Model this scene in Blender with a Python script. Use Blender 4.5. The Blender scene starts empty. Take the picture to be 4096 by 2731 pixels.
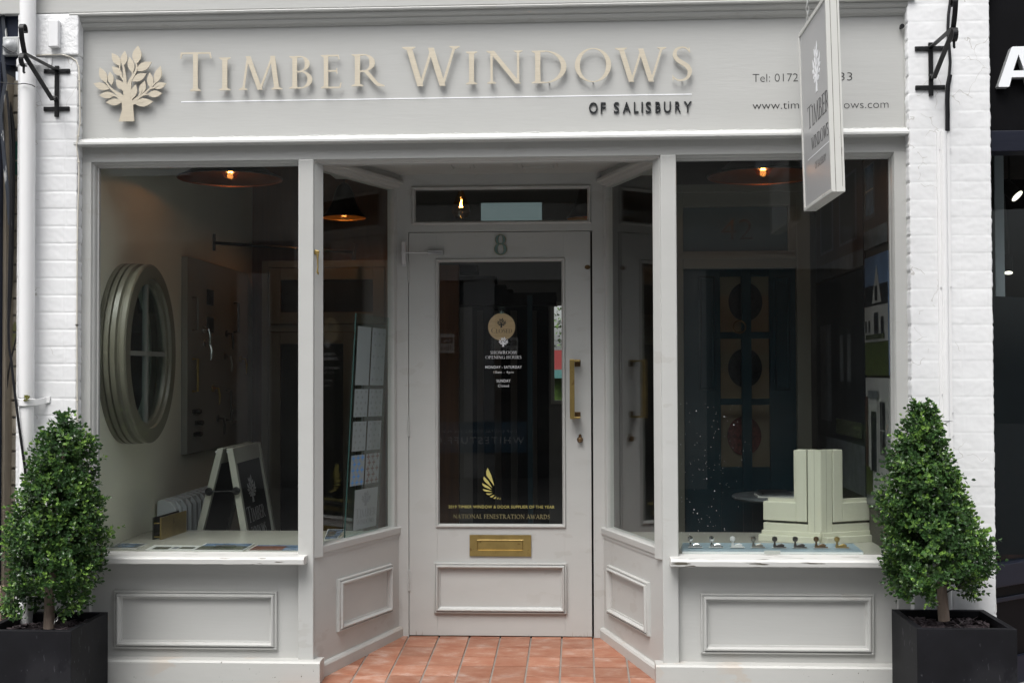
import bpy, math, random
from mathutils import Vector, noise
from math import sin, cos, pi, radians
S = bpy.context.scene
COL = S.collection
R0 = random.Random(7)

# ------------------------------------------------------------------ camera
F_, YAW, PIT, ROL = 4955.0, -0.0539, 0.0230, -0.0033       # focal length in photo pixels (4096 wide), small turns
CAM = Vector((0.0, -5.46, 1.33))
fw = Vector((sin(YAW)*cos(PIT), cos(YAW)*cos(PIT), sin(PIT)))
rt = Vector((cos(YAW), -sin(YAW), 0)); up = rt.cross(fw)
rr = rt*cos(ROL) + up*sin(ROL); uu = -rt*sin(ROL) + up*cos(ROL)
cd = bpy.data.cameras.new('camera'); co = bpy.data.objects.new('camera', cd); COL.objects.link(co)
from mathutils import Matrix
co.matrix_world = Matrix(((rr.x, uu.x, -fw.x, CAM.x), (rr.y, uu.y, -fw.y, CAM.y), (rr.z, uu.z, -fw.z, CAM.z), (0, 0, 0, 1)))
cd.sensor_width = 36; cd.lens = 36*F_/4096; cd.clip_end = 300; cd.clip_start = 0.05
S.camera = co

def _ray(x, y): return fw + rr*((x-2048)/F_) + uu*((1365.5-y)/F_)
def at(x, y, Y):                    # survey helper: photo point -> (X, Z) on the upright plane at depth Y
    d = _ray(x, y); p = CAM + d*((Y-CAM.y)/d.y); return p.x, p.z
def atX(x, y, X):                   # -> (Y, Z) on a side wall
    d = _ray(x, y); p = CAM + d*((X-CAM.x)/d.x); return p.y, p.z
def atZ(x, y, Z):                   # -> (X, Y) on a level surface
    d = _ray(x, y); p = CAM + d*((Z-CAM.z)/d.z); return p.x, p.y
def rect(x0, y0, x1, y1, Y):        # photo rectangle -> X0, X1, Z0, Z1
    a = at(x0, y0, Y); b = at(x1, y0, Y); c = at(x0, y1, Y); d = at(x1, y1, Y)
    return (a[0]+c[0])/2, (b[0]+d[0])/2, (c[1]+d[1])/2, (a[1]+b[1])/2

# ------------------------------------------------------------------ sky and light (overcast)
SUN_EL, SUN_ROT = radians(62), radians(205)
w = bpy.data.worlds.new('World'); S.world = w; w.use_nodes = True
nt = w.node_tree; nt.nodes.clear()
sk = nt.nodes.new('ShaderNodeTexSky'); sk.sky_type = 'NISHITA'; sk.sun_disc = False
sk.sun_elevation = SUN_EL; sk.sun_rotation = SUN_ROT; sk.air_density = 1.0; sk.dust_density = 4.0; sk.ozone_density = 0.6
hsv = nt.nodes.new('ShaderNodeHueSaturation'); hsv.inputs['Saturation'].default_value = 0.22
bg = nt.nodes.new('ShaderNodeBackground'); bg.inputs['Strength'].default_value = 0.15
ow = nt.nodes.new('ShaderNodeOutputWorld')
nt.links.new(sk.outputs[0], hsv.inputs['Color']); nt.links.new(hsv.outputs[0], bg.inputs['Color']); nt.links.new(bg.outputs[0], ow.inputs['Surface'])
sl = bpy.data.lights.new('sun', 'SUN'); sl.energy = 1.5; sl.angle = radians(35); sl.color = (1.0, 0.985, 0.965)
so = bpy.data.objects.new('sun', sl); COL.objects.link(so)
# light comes from above, behind the viewer's left shoulder
so.rotation_euler = Vector((0.22, 0.62, -1.12)).to_track_quat('-Z', 'Y').to_euler()
S.view_settings.view_transform = 'Standard'; S.view_settings.look = 'None'; S.view_settings.exposure = 0.76; S.view_settings.gamma = 1
S.cycles.max_bounces = 10; S.cycles.transparent_max_bounces = 24; S.cycles.glossy_bounces = 4; S.cycles.caustics_reflective = False

# ------------------------------------------------------------------ materials
def srgb(r, g, b):
    f = lambda c: (c/255/12.92) if c/255 <= .04045 else ((c/255+.055)/1.055)**2.4
    return (f(r), f(g), f(b), 1)
def mat(name, col, rough=.5, metal=0, bump=0, bscale=40, stretch=(1, 1, 1), var=0, vscale=3, spec=.5, coat=0, bdist=.002, emit=None, estr=0):
    m = bpy.data.materials.new(name); m.use_nodes = True; t = m.node_tree; b = t.nodes['Principled BSDF']
    b.inputs['Base Color'].default_value = (*col[:3], 1); b.inputs['Roughness'].default_value = rough; b.inputs['Metallic'].default_value = metal
    b.inputs['Specular IOR Level'].default_value = spec; b.inputs['Coat Weight'].default_value = coat; b.inputs['Coat Roughness'].default_value = .15
    if emit: b.inputs['Emission Color'].default_value = (*emit[:3], 1); b.inputs['Emission Strength'].default_value = estr
    tc = t.nodes.new('ShaderNodeTexCoord'); mp = t.nodes.new('ShaderNodeMapping'); mp.inputs['Scale'].default_value = stretch
    t.links.new(tc.outputs['Object'], mp.inputs['Vector'])
    if var:
        n = t.nodes.new('ShaderNodeTexNoise'); n.inputs['Scale'].default_value = vscale; n.inputs['Detail'].default_value = 6; n.inputs['Roughness'].default_value = .6
        t.links.new(mp.outputs[0], n.inputs['Vector'])
        r = t.nodes.new('ShaderNodeMapRange'); r.inputs[1].default_value = .3; r.inputs[2].default_value = .7; r.inputs[3].default_value = 1-var; r.inputs[4].default_value = 1+var
        t.links.new(n.outputs[0], r.inputs[0])
        h = t.nodes.new('ShaderNodeHueSaturation'); h.inputs['Color'].default_value = (*col[:3], 1)
        t.links.new(r.outputs[0], h.inputs['Value']); t.links.new(h.outputs[0], b.inputs['Base Color'])
    if bump:
        n = t.nodes.new('ShaderNodeTexNoise'); n.inputs['Scale'].default_value = bscale; n.inputs['Detail'].default_value = 5
        t.links.new(mp.outputs[0], n.inputs['Vector'])
        bp = t.nodes.new('ShaderNodeBump'); bp.inputs['Strength'].default_value = bump; bp.inputs['Distance'].default_value = bdist
        t.links.new(n.outputs[0], bp.inputs['Height']); t.links.new(bp.outputs[0], b.inputs['Normal'])
    return m
def specks(m, col, scale, lo, amount=1, stretch=(1, 1, 1), mscale=1.2, mlo=.45):
    """dirt or chips with their own shape: small spots of another colour, gathered in patches"""
    t = m.node_tree; b = t.nodes['Principled BSDF']
    tc = t.nodes.new('ShaderNodeTexCoord'); mp = t.nodes.new('ShaderNodeMapping'); mp.inputs['Scale'].default_value = stretch
    t.links.new(tc.outputs['Object'], mp.inputs['Vector'])
    n = t.nodes.new('ShaderNodeTexNoise'); n.inputs['Scale'].default_value = scale; n.inputs['Detail'].default_value = 4
    t.links.new(mp.outputs[0], n.inputs['Vector'])
    n2 = t.nodes.new('ShaderNodeTexNoise'); n2.inputs['Scale'].default_value = mscale; t.links.new(tc.outputs['Object'], n2.inputs['Vector'])
    r = t.nodes.new('ShaderNodeMapRange'); r.inputs[1].default_value = lo; r.inputs[2].default_value = lo+.025
    t.links.new(n.outputs[0], r.inputs[0])
    r2 = t.nodes.new('ShaderNodeMapRange'); r2.inputs[1].default_value = mlo; r2.inputs[2].default_value = mlo+.1; r2.inputs[4].default_value = amount
    t.links.new(n2.outputs[0], r2.inputs[0])
    mu = t.nodes.new('ShaderNodeMath'); mu.operation = 'MULTIPLY'; t.links.new(r.outputs[0], mu.inputs[0]); t.links.new(r2.outputs[0], mu.inputs[1])
    mx = t.nodes.new('ShaderNodeMix'); mx.data_type = 'RGBA'; mx.inputs[7].default_value = (*col[:3], 1)
    src = b.inputs['Base Color']
    if src.is_linked: t.links.new(src.links[0].from_socket, mx.inputs[6])
    else: mx.inputs[6].default_value = src.default_value
    t.links.new(mu.outputs[0], mx.inputs[0]); t.links.new(mx.outputs[2], b.inputs['Base Color'])
    return m
M = {}
PG = (.458, .460, .444)            # soft grey gloss paint
M['paint'] = specks(specks(mat('grey_gloss_paint', PG, .36, bump=.16, bscale=34, stretch=(.5, .5, 1.2), var=.03, vscale=5, bdist=.003), (.16, .14, .12), 95, .775, .9, mscale=3, mlo=.42), (.36, .34, .31), 7, .60, .30, (1, 1, 2.2), 2, .5)
M['paint_board'] = specks(mat('brushed_grey_paint', PG, .33, bump=.15, bscale=36, stretch=(.3, 1, 2.2), var=.03, vscale=4, bdist=.004), (.16, .14, .12), 80, .79, .9, mscale=3)
M['paint_sill'] = specks(specks(mat('weathered_sill_paint', (.56, .56, .54), .42, bump=.3, bscale=30, stretch=(.5, 1, 1), var=.03, vscale=5), (.10, .09, .07), 26, .615, 1, (.30, 3.2, 3.2), 4, .44), (.2, .15, .06), 60, .74, 1, mscale=5)
M['paint_white_edge'] = specks(mat('ledge_paint', (.56, .565, .55), .35, bump=.4, bscale=30, stretch=(.3, 1, 1), bdist=.004), (.12, .11, .1), 30, .66, .8, (.25, 3, 3), 4, .5)
M['paint_low'] = specks(specks(mat('plinth_paint', (.455, .455, .435), .4, bump=.22, bscale=30, stretch=(.5, .5, 1.4), var=.05, vscale=4, bdist=.003), (.10, .09, .07), 75, .71, 1, mscale=3, mlo=.4), (.47, .37, .28), 5, .60, .35, (1, 1, 2), 2, .5)
M['porch_paint'] = mat('porch_paint', (.44, .435, .41), .38, bump=.12, bscale=30, var=.03, vscale=4)
M['white_brick'] = specks(specks(mat('white_masonry_paint', (.715, .72, .725), .55, bump=.3, bscale=26, var=.02, vscale=5, bdist=.003), (.38, .36, .34), 60, .755, .8, mscale=2, mlo=.5), (.62, .6, .56), 5, .62, .5, (1, 1, .6), 2, .5)
M['white_pvc'] = specks(mat('white_pipe_paint', (.76, .76, .76), .35, bump=.15, bscale=20, var=.02), (.3, .3, .28), 90, .74, .8, mscale=4, mlo=.45)
M['black_iron'] = mat('black_iron_paint', (.006, .006, .007), .42, bump=.3, bscale=60, spec=.35)
M['black_cable'] = mat('black_cable_rubber', (.006, .006, .008), .5, spec=.3)
M['cream_cable'] = mat('cream_cable_paint', (.58, .55, .48), .45)
M['chain'] = mat('zinc_chain', (.6, .6, .58), .35, 1)
M['sign_gold'] = mat('brushed_champagne_metal', (.60, .54, .43), .42, .4, bump=.5, bscale=22, stretch=(.6, 1, 14), var=.06, vscale=30, bdist=.001)
M['black_letter'] = mat('black_acrylic', (.02, .022, .024), .3)
M['black_vinyl'] = mat('black_vinyl', (.03, .03, .03), .6)
M['white_vinyl'] = mat('white_vinyl', (.85, .86, .88), .5)
M['grey_vinyl'] = mat('grey_vinyl', (.42, .42, .43), .5)
M['dark_vinyl'] = mat('dark_grey_vinyl', (.085, .085, .085), .55)
M['gold_vinyl'] = mat('gold_vinyl', (.50, .44, .14), .4)
M['gold_dim'] = mat('dull_gold_vinyl', (.22, .19, .09), .5)
M['brass'] = specks(mat('aged_brass', (.40, .29, .105), .36, .85, bump=.1, bscale=20, var=.16, vscale=14), (.16, .09, .03), 30, .62, .5, mscale=10)
M['bronze'] = mat('dark_bronze', (.16, .10, .05), .35, .8, var=.3, vscale=60)
M['verdigris'] = mat('verdigris_enamel', (.14, .215, .20), .5, .2, var=.25, vscale=50)
M['silver'] = mat('satin_silver', (.62, .62, .63), .35, .25)
M['chrome'] = mat('polished_chrome', (.8, .8, .82), .08, 1)
M['pewter'] = mat('dark_pewter', (.10, .09, .085), .3, .9)
M['nickel'] = mat('satin_nickel', (.35, .33, .30), .3, 1)
M['sign_white'] = specks(mat('sign_frame_paint', (.58, .58, .55), .4, bump=.3, bscale=30, stretch=(1, 1, .4), var=.04), (.08, .07, .06), 30, .66, 1, (3, 3, .25), 6, .45)
M['sign_face'] = mat('sign_face_film', (.40, .40, .40), .38, spec=.4, var=.02)
M['planter'] = specks(specks(mat('black_zinc_planter', (.0065, .0065, .0085), .6, spec=.2, bump=.15, bscale=40, var=.35, vscale=5), (.10, .10, .11), 70, .65, .6, (1, 1, .35), 4, .42), (.020, .020, .023), 6, .55, .5, (1, 1, .7), 3, .45)
M['planter_in'] = mat('planter_lining', (.008, .008, .009), .5)
M['bark'] = mat('box_bark', (.27, .21, .17), .85, bump=1, bscale=30, stretch=(1, 1, .2), var=.35, vscale=25, bdist=.006)
M['twig'] = mat('dark_twig', (.03, .028, .016), .8)
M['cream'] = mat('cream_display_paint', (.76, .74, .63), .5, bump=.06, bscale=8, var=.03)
M['cream_sample'] = mat('cream_satin_paint', (.60, .595, .49), .4, bump=.08, bscale=30, stretch=(3, 3, 1))
M['board_grey'] = mat('grey_board_paint', (.26, .26, .24), .5, var=.05)
M['olive'] = mat('olive_grey_paint', (.155, .145, .108), .35, var=.05, vscale=8)
M['board_shelf'] = mat('display_floor_paint', (.42, .41, .36), .22, var=.03)
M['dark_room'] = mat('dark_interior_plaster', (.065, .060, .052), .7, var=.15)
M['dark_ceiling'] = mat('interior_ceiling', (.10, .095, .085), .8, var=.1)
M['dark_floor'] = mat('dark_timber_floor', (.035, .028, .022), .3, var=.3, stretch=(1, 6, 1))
M['wood_orange'] = mat('varnished_wood', (.12, .050, .020), .4, bump=.2, bscale=8, stretch=(6, 6, .5), var=.25, vscale=6)
M['wood_pale'] = mat('pale_birch', (.62, .42, .24), .5, var=.12, vscale=6, stretch=(1, 1, 9))
M['display_frame'] = mat('grey_green_joinery', (.17, .165, .135), .45, var=.05)
M['teal'] = mat('dark_teal_paint', (.008, .030, .042), .5, spec=.25, var=.1)
M['navy'] = mat('navy_paint', (.006, .010, .024), .5, spec=.25, bump=.15, bscale=20, var=.2)
M['panel_dark'] = mat('smoked_panel', (.02, .022, .025), .25)
M['copper'] = mat('copper_lining', (.24, .09, .034), .3, .9)
M['goldlin'] = mat('gold_lining', (.6, .38, .12), .3, .9)
M['lamp_black'] = mat('bronze_black_enamel', (.016, .013, .011), .35, .3)
M['bulb'] = mat('warm_bulb', (.9, .6, .3), .2, emit=(1, .52, .2), estr=26)
M['filament'] = mat('hot_filament', (1, .8, .5), .2, emit=(1, .6, .25), estr=30)
M['white_enamel'] = mat('white_enamel', (.62, .65, .68), .35)
M['tool_black'] = mat('blackboard', (.004, .005, .007), .6, spec=.2)
M['aframe'] = mat('aframe_paint', (.42, .42, .37), .4, var=.04)
M['black_shop'] = mat('black_shopfront_paint', (.0022, .0022, .003), .5, spec=.12, bump=.1, bscale=30, var=.3, vscale=6)
M['dark_navy'] = mat('dark_navy_paint', (.008, .010, .020), .45, spec=.3, bump=.3, bscale=30, stretch=(.3, 1, 2), var=.2)
M['shop_letter'] = mat('white_acrylic', (.80, .82, .84), .3)
M['letter_side'] = mat('grey_acrylic_edge', (.30, .31, .31), .4)
M['slate'] = mat('plum_slate', (.105, .082, .088), .6, bump=.4, bscale=60, var=.35, vscale=9)
M['asphalt'] = mat('street_asphalt', (.06, .06, .06), .9, bump=.5, bscale=90, var=.2)
M['print_sky'] = mat('print_sky', (.09, .14, .24), .35, var=.3, vscale=5)
M['print_white'] = mat('print_white_wall', (.30, .30, .30), .35, var=.1)
M['print_dark'] = mat('print_dark', (.012, .014, .018), .35, var=.4, vscale=12)
M['print_brick'] = mat('print_brick', (.05, .028, .022), .35, var=.5, vscale=30)
M['print_green'] = mat('print_lawn', (.050, .066, .020), .35, var=.4, vscale=25)
M['print_grey'] = mat('print_grey', (.10, .11, .12), .35, var=.4, vscale=14)
M['paper'] = mat('brochure_paper', (.6, .6, .58), .35)
M['print_blue'] = mat('print_blue', (.13, .19, .28), .25, var=.5, vscale=14)
M['print_red'] = mat('print_terracotta', (.16, .06, .035), .25, var=.5, vscale=30)
M['print_mix'] = mat('print_foliage', (.05, .06, .035), .25, var=.8, vscale=40)
M['strip_blue'] = mat('pale_blue_card', (.24, .31, .355), .35, var=.12, vscale=12)
M['frost'] = mat('etched_frost', (.21, .245, .25), .6, var=.05)
M['etch'] = mat('etched_motif', (.16, .18, .19), .6)
M['motif_blue'] = mat('blue_motif', (.05, .20, .50), .5)
M['motif_brown'] = mat('brown_motif', (.11, .07, .06), .5)
M['disc_dark'] = mat('dark_floral_plate', (.018, .018, .02), .35, var=.8, vscale=60)
M['disc_red'] = mat('red_floral_plate', (.13, .03, .025), .4, var=.7, vscale=50)
M['linen'] = mat('linen_board', (.32, .27, .19), .7, var=.08)
M['glow_panel'] = mat('cool_light_panel', (.12, .15, .16), .5, emit=(.50, .66, .68), estr=.12)
M['spot_glow'] = mat('spot_lamp_glow', (1, .95, .8), .3, emit=(1, .93, .75), estr=2)
M['rough_red'] = mat('red_painted_shed', (.30, .05, .05), .5)
M['leaf_far'] = mat('garden_leaves', (.07, .13, .02), .6, var=.4, vscale=20)
M['moss'] = mat('moss', (.14, .14, .02), .9, bump=1, bscale=90)

def cracks(m, scale=8, wdt=.008, thr=.56, dark=(.50, .49, .47)):
    t = m.node_tree; b = t.nodes['Principled BSDF']; tc = t.nodes.new('ShaderNodeTexCoord')
    n0 = t.nodes.new('ShaderNodeTexNoise'); n0.inputs['Scale'].default_value = 14; t.links.new(tc.outputs['Object'], n0.inputs['Vector'])
    vm = t.nodes.new('ShaderNodeVectorMath'); vm.operation = 'MULTIPLY_ADD'; vm.inputs[1].default_value = (.10, .10, .10); t.links.new(n0.outputs['Color'], vm.inputs[0]); t.links.new(tc.outputs['Object'], vm.inputs[2])
    v = t.nodes.new('ShaderNodeTexVoronoi'); v.feature = 'DISTANCE_TO_EDGE'; v.inputs['Scale'].default_value = scale; t.links.new(vm.outputs[0], v.inputs['Vector'])
    lt = t.nodes.new('ShaderNodeMath'); lt.operation = 'LESS_THAN'; lt.inputs[1].default_value = wdt; t.links.new(v.outputs['Distance'], lt.inputs[0])
    n = t.nodes.new('ShaderNodeTexNoise'); n.inputs['Scale'].default_value = 3.2; n.inputs['Detail'].default_value = 3; t.links.new(tc.outputs['Object'], n.inputs['Vector'])
    g2 = t.nodes.new('ShaderNodeMath'); g2.operation = 'GREATER_THAN'; g2.inputs[1].default_value = thr; t.links.new(n.outputs[0], g2.inputs[0])
    mu = t.nodes.new('ShaderNodeMath'); mu.operation = 'MULTIPLY'; t.links.new(lt.outputs[0], mu.inputs[0]); t.links.new(g2.outputs[0], mu.inputs[1])
    mx = t.nodes.new('ShaderNodeMix'); mx.data_type = 'RGBA'; mx.inputs[7].default_value = (*dark, 1); t.links.new(mu.outputs[0], mx.inputs[0])
    t.links.new(b.inputs['Base Color'].links[0].from_socket, mx.inputs[6]); t.links.new(mx.outputs[2], b.inputs['Base Color']); return m
cracks(M['white_brick'])
def leaf_mat():
    m = mat('box_leaves', (.03, .075, .02), .30, spec=.5)
    t = m.node_tree; b = t.nodes['Principled BSDF']
    a = t.nodes.new('ShaderNodeAttribute'); a.attribute_name = 'age'
    g = t.nodes.new('ShaderNodeNewGeometry')
    cr = t.nodes.new('ShaderNodeValToRGB'); e = cr.color_ramp.elements
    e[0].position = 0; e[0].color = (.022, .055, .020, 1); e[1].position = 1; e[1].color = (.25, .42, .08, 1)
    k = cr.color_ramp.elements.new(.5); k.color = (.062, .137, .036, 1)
    ad = t.nodes.new('ShaderNodeMath'); ad.operation = 'MULTIPLY_ADD'; ad.inputs[1].default_value = .35; 
    t.links.new(g.outputs['Random Per Island'], ad.inputs[0]); t.links.new(a.outputs['Fac'], ad.inputs[2])
    t.links.new(ad.outputs[0], cr.inputs[0]); t.links.new(cr.outputs[0], b.inputs['Base Color'])
    b.inputs['Subsurface Weight'].default_value = 0
    tr = t.nodes.new('ShaderNodeBsdfTranslucent'); t.links.new(cr.outputs[0], tr.inputs['Color'])
    mx = t.nodes.new('ShaderNodeMixShader'); mx.inputs[0].default_value = .22
    t.links.new(b.outputs[0], mx.inputs[1]); t.links.new(tr.outputs[0], mx.inputs[2]); t.links.new(mx.outputs[0], t.nodes['Material Output'].inputs['Surface'])
    return m
M['leaf'] = leaf_mat()

def glass_mat(name, tint=(.93, .95, .94), refl=1.0, dust=0.0022):
    m = bpy.data.materials.new(name); m.use_nodes = True; t = m.node_tree; t.nodes.clear()
    o = t.nodes.new('ShaderNodeOutputMaterial'); tr = t.nodes.new('ShaderNodeBsdfTransparent'); tr.inputs[0].default_value = (*tint, 1)
    gl = t.nodes.new('ShaderNodeBsdfGlossy'); gl.inputs['Roughness'].default_value = 0.0; gl.inputs['Color'].default_value = (1, 1, 1, 1)
    lw = t.nodes.new('ShaderNodeLayerWeight'); lw.inputs[0].default_value = .5
    pw = t.nodes.new('ShaderNodeMath'); pw.operation = 'POWER'; pw.inputs[1].default_value = 5
    ma = t.nodes.new('ShaderNodeMath'); ma.operation = 'MULTIPLY_ADD'; ma.inputs[1].default_value = .95*refl; ma.inputs[2].default_value = .036*refl
    t.links.new(lw.outputs['Facing'], pw.inputs[0]); t.links.new(pw.outputs[0], ma.inputs[0])
    mx = t.nodes.new('ShaderNodeMixShader'); t.links.new(ma.outputs[0], mx.inputs[0]); t.links.new(tr.outputs[0], mx.inputs[1]); t.links.new(gl.outputs[0], mx.inputs[2])
    df = t.nodes.new('ShaderNodeBsdfDiffuse'); df.inputs[0].default_value = (.7, .7, .66, 1)
    tc = t.nodes.new('ShaderNodeTexCoord'); n = t.nodes.new('ShaderNodeTexNoise'); n.inputs['Scale'].default_value = 2.5; n.inputs['Detail'].default_value = 8
    t.links.new(tc.outputs['Object'], n.inputs['Vector'])
    mr = t.nodes.new('ShaderNodeMapRange'); mr.inputs[1].default_value = .35; mr.inputs[2].default_value = .75; mr.inputs[4].default_value = dust*2
    t.links.new(n.outputs[0], mr.inputs[0])
    m2 = t.nodes.new('ShaderNodeMixShader'); t.links.new(mr.outputs[0], m2.inputs[0]); t.links.new(mx.outputs[0], m2.inputs[1]); t.links.new(df.outputs[0], m2.inputs[2])
    t.links.new(m2.outputs[0], o.inputs['Surface'])
    return m
M['glass'] = glass_mat('window_glass')
M['glass_clear'] = glass_mat('sample_glass', (.86, .93, .92), .7, .004)
M['amber'] = glass_mat('amber_bulb_glass', (.95, .62, .28), 1.4, .0)
M['glass_edge'] = mat('green_glass_edge', (.035, .085, .078), .2)

def tile_mat():
    m = mat('quarry_tile', (.36, .145, .095), .55, bump=.25, bscale=30)
    t = m.node_tree; b = t.nodes['Principled BSDF']
    a = t.nodes.new('ShaderNodeAttribute'); a.attribute_name = 'tone'
    tc = t.nodes.new('ShaderNodeTexCoord'); n = t.nodes.new('ShaderNodeTexNoise'); n.inputs['Scale'].default_value = 9; n.inputs['Detail'].default_value = 9; n.inputs['Roughness'].default_value = .68
    mp = t.nodes.new('ShaderNodeMapping'); mp.inputs['Scale'].default_value = (1, 1.6, 1); t.links.new(tc.outputs['Object'], mp.inputs[0]); t.links.new(mp.outputs[0], n.inputs['Vector'])
    cr = t.nodes.new('ShaderNodeValToRGB'); e = cr.color_ramp.elements
    e[0].position = .36; e[0].color = (.26, .098, .055, 1); e[1].position = .80; e[1].color = (.45, .34, .29, 1)
    k = cr.color_ramp.elements.new(.53); k.color = (.305, .143, .090, 1)
    t.links.new(n.outputs[0], cr.inputs[0])
    h = t.nodes.new('ShaderNodeHueSaturation'); t.links.new(cr.outputs[0], h.inputs['Color']); t.links.new(a.outputs['Fac'], h.inputs['Value'])
    t.links.new(h.outputs[0], b.inputs['Base Color']); return m
M['tile'] = tile_mat()
M['grout'] = mat('cement_grout', (.23, .20, .175), .9, bump=.5, bscale=80, var=.15, vscale=20)
def brick_pave():
    m = mat('brick_paving', (.2, .1, .08), .8, bump=.3, bscale=40)
    t = m.node_tree; b = t.nodes['Principled BSDF']; tc = t.nodes.new('ShaderNodeTexCoord')
    br = t.nodes.new('ShaderNodeTexBrick'); br.inputs['Scale'].default_value = 1; br.inputs['Brick Width'].default_value = .21; br.inputs['Row Height'].default_value = .105; br.inputs['Mortar Size'].default_value = .004
    br.inputs['Color1'].default_value = (.26, .12, .09, 1); br.inputs['Color2'].default_value = (.19, .10, .08, 1); br.inputs['Mortar'].default_value = (.09, .09, .03, 1)
    mp = t.nodes.new('ShaderNodeMapping'); mp.inputs['Rotation'].default_value = (0, 0, .785); t.links.new(tc.outputs['Object'], mp.inputs[0]); t.links.new(mp.outputs[0], br.inputs['Vector']); t.links.new(br.outputs[0], b.inputs['Base Color']); return m
M['paving'] = brick_pave()
M['kerb'] = mat('grey_granite', (.24, .24, .24), .8, bump=.4, bscale=60, var=.3, vscale=60)

# ------------------------------------------------------------------ mesh helpers
class MB:
    def __init__(s): s.v = []; s.f = []; s.a = []
    def add(s, vs, fs):
        o = len(s.v); s.v += [Vector(p) for p in vs]; s.f += [tuple(i+o for i in f) for f in fs]; return s
    def box(s, x0, x1, y0, y1, z0, z1):
        if x0 > x1: x0, x1 = x1, x0
        if y0 > y1: y0, y1 = y1, y0
        if z0 > z1: z0, z1 = z1, z0
        return s.add([(x0,y0,z0),(x1,y0,z0),(x1,y1,z0),(x0,y1,z0),(x0,y0,z1),(x1,y0,z1),(x1,y1,z1),(x0,y1,z1)],
                     [(0,3,2,1),(4,5,6,7),(0,1,5,4),(1,2,6,5),(2,3,7,6),(3,0,4,7)])
    def obox(s, p, q, d, h0, h1):   # upright slab between plan points p,q; thickness vector d (2D); heights
        a = Vector((p[0], p[1], 0)); b = Vector((q[0], q[1], 0)); t = Vector((d[0], d[1], 0))
        vs = [a, b, b+t, a+t]; n = len(vs)
        return s.add([(v.x, v.y, h0) for v in vs]+[(v.x, v.y, h1) for v in vs], [(0,3,2,1),(4,5,6,7),(0,1,5,4),(1,2,6,5),(2,3,7,6),(3,0,4,7)])
    def hexa(s, bot, top):          # 4 bottom points, 4 top points
        return s.add(list(bot)+list(top), [(0,3,2,1),(4,5,6,7),(0,1,5,4),(1,2,6,5),(2,3,7,6),(3,0,4,7)])
    def sweep(s, prof, path, closed=False, capped=True):
        """prof: list of (u,v); path: list of (origin, U, V) frames"""
        n = len(prof); rings = []
        o = len(s.v)
        for (c, U, V) in path:
            c, U, V = Vector(c), Vector(U), Vector(V)
            for u, v in prof: s.v.append(c+U*u+V*v)
        m = len(path)
        for i in range(m if closed else m-1):
            for j in range(n):
                a = o+i*n+j; b = o+i*n+(j+1) % n; c2 = o+((i+1) % m)*n+(j+1) % n; d = o+((i+1) % m)*n+j
                s.f.append((a, b, c2, d))
        if not closed and capped:
            s.f.append(tuple(o+j for j in range(n))[::-1]); s.f.append(tuple(o+(m-1)*n+j for j in range(n)))
        return s
    def tube(s, pts, r, seg=8):
        pts = [Vector(p) for p in pts]; m = len(pts)
        rs = r if isinstance(r, (list, tuple)) else [r]*m
        prev = None; path = []
        for i, p in enumerate(pts):
            t = (pts[min(i+1, m-1)]-pts[max(i-1, 0)]).normalized()
            if prev is None:
                u = t.cross(Vector((0, 0, 1)));
                if u.length < .1: u = t.cross(Vector((0, 1, 0)))
                u.normalize()
            else: u = (prev-t*prev.dot(t)).normalized()
            prev = u; path.append((p, u*rs[i], t.cross(u)*rs[i]))
        return s.sweep([(cos(2*pi*k/seg), sin(2*pi*k/seg)) for k in range(seg)], path)
    def strap(s, pts, W, th):       # flat bar: W = width vector, thickness th in the plane of the path
        pts = [Vector(p) for p in pts]; W = Vector(W); m = len(pts); path = []
        for i, p in enumerate(pts):
            t = (pts[min(i+1, m-1)]-pts[max(i-1, 0)]).normalized(); path.append((p, W/2, W.normalized().cross(t)*th/2))
        return s.sweep([(-1, -1), (1, -1), (1, 1), (-1, 1)], path)
    def lathe(s, prof, c, axis='z', seg=32, sx=1, sy=1):
        """prof: (r, h) list"""
        o = len(s.v); c = Vector(c)
        for r, h in prof:
            for k in range(seg):
                a = 2*pi*k/seg; p = (r*cos(a)*sx, r*sin(a)*sy, h)
                if axis == 'y': p = (p[0], h, p[1])
                elif axis == 'x': p = (h, p[0], p[1])
                s.v.append(c+Vector(p))
        for i in range(len(prof)-1):
            for k in range(seg):
                s.f.append((o+i*seg+k, o+i*seg+(k+1) % seg, o+(i+1)*seg+(k+1) % seg, o+(i+1)*seg+k))
        s.f.append(tuple(o+k for k in range(seg))[::-1]); s.f.append(tuple(o+(len(prof)-1)*seg+k for k in range(seg)))
        return s
    def polys(s, ps, fn, d, step=.00012):
        """flat shapes ps (2D polygons) lifted by fn(u,v,w) with thickness d; each a hair prouder than the last"""
        for i, p in enumerate(ps):
            n = len(p); h = d+i*step
            A = sum(p[k][0]*p[(k+1) % n][1]-p[(k+1) % n][0]*p[k][1] for k in range(n))
            if A < 0: p = p[::-1]
            s.add([fn(u, v, 0) for u, v in p]+[fn(u, v, h) for u, v in p],
                  [tuple(range(n, 2*n))]+[(k, (k+1) % n, n+(k+1) % n, n+k) for k in range(n)])
        return s
    def frame(s, x0, x1, z0, z1, Y, wd, prof):
        """mitred picture-frame moulding on plane Y. prof: (distance inwards 0..1, proudness)"""
        cs = [(x0, z0, 1, 1), (x1, z0, -1, 1), (x1, z1, -1, -1), (x0, z1, 1, -1)]
        o = len(s.v); n = len(prof)
        for cx, cz, dx, dz in cs:
            for u, h in prof: s.v.append(Vector((cx+dx*u*wd, Y-h, cz+dz*u*wd)))
        for i in range(4):
            for j in range(n-1):
                a = o+i*n+j; b = o+i*n+j+1; c = o+((i+1) % 4)*n+j+1; d = o+((i+1) % 4)*n+j
                s.f.append((a, d, c, b))
        return s
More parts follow.
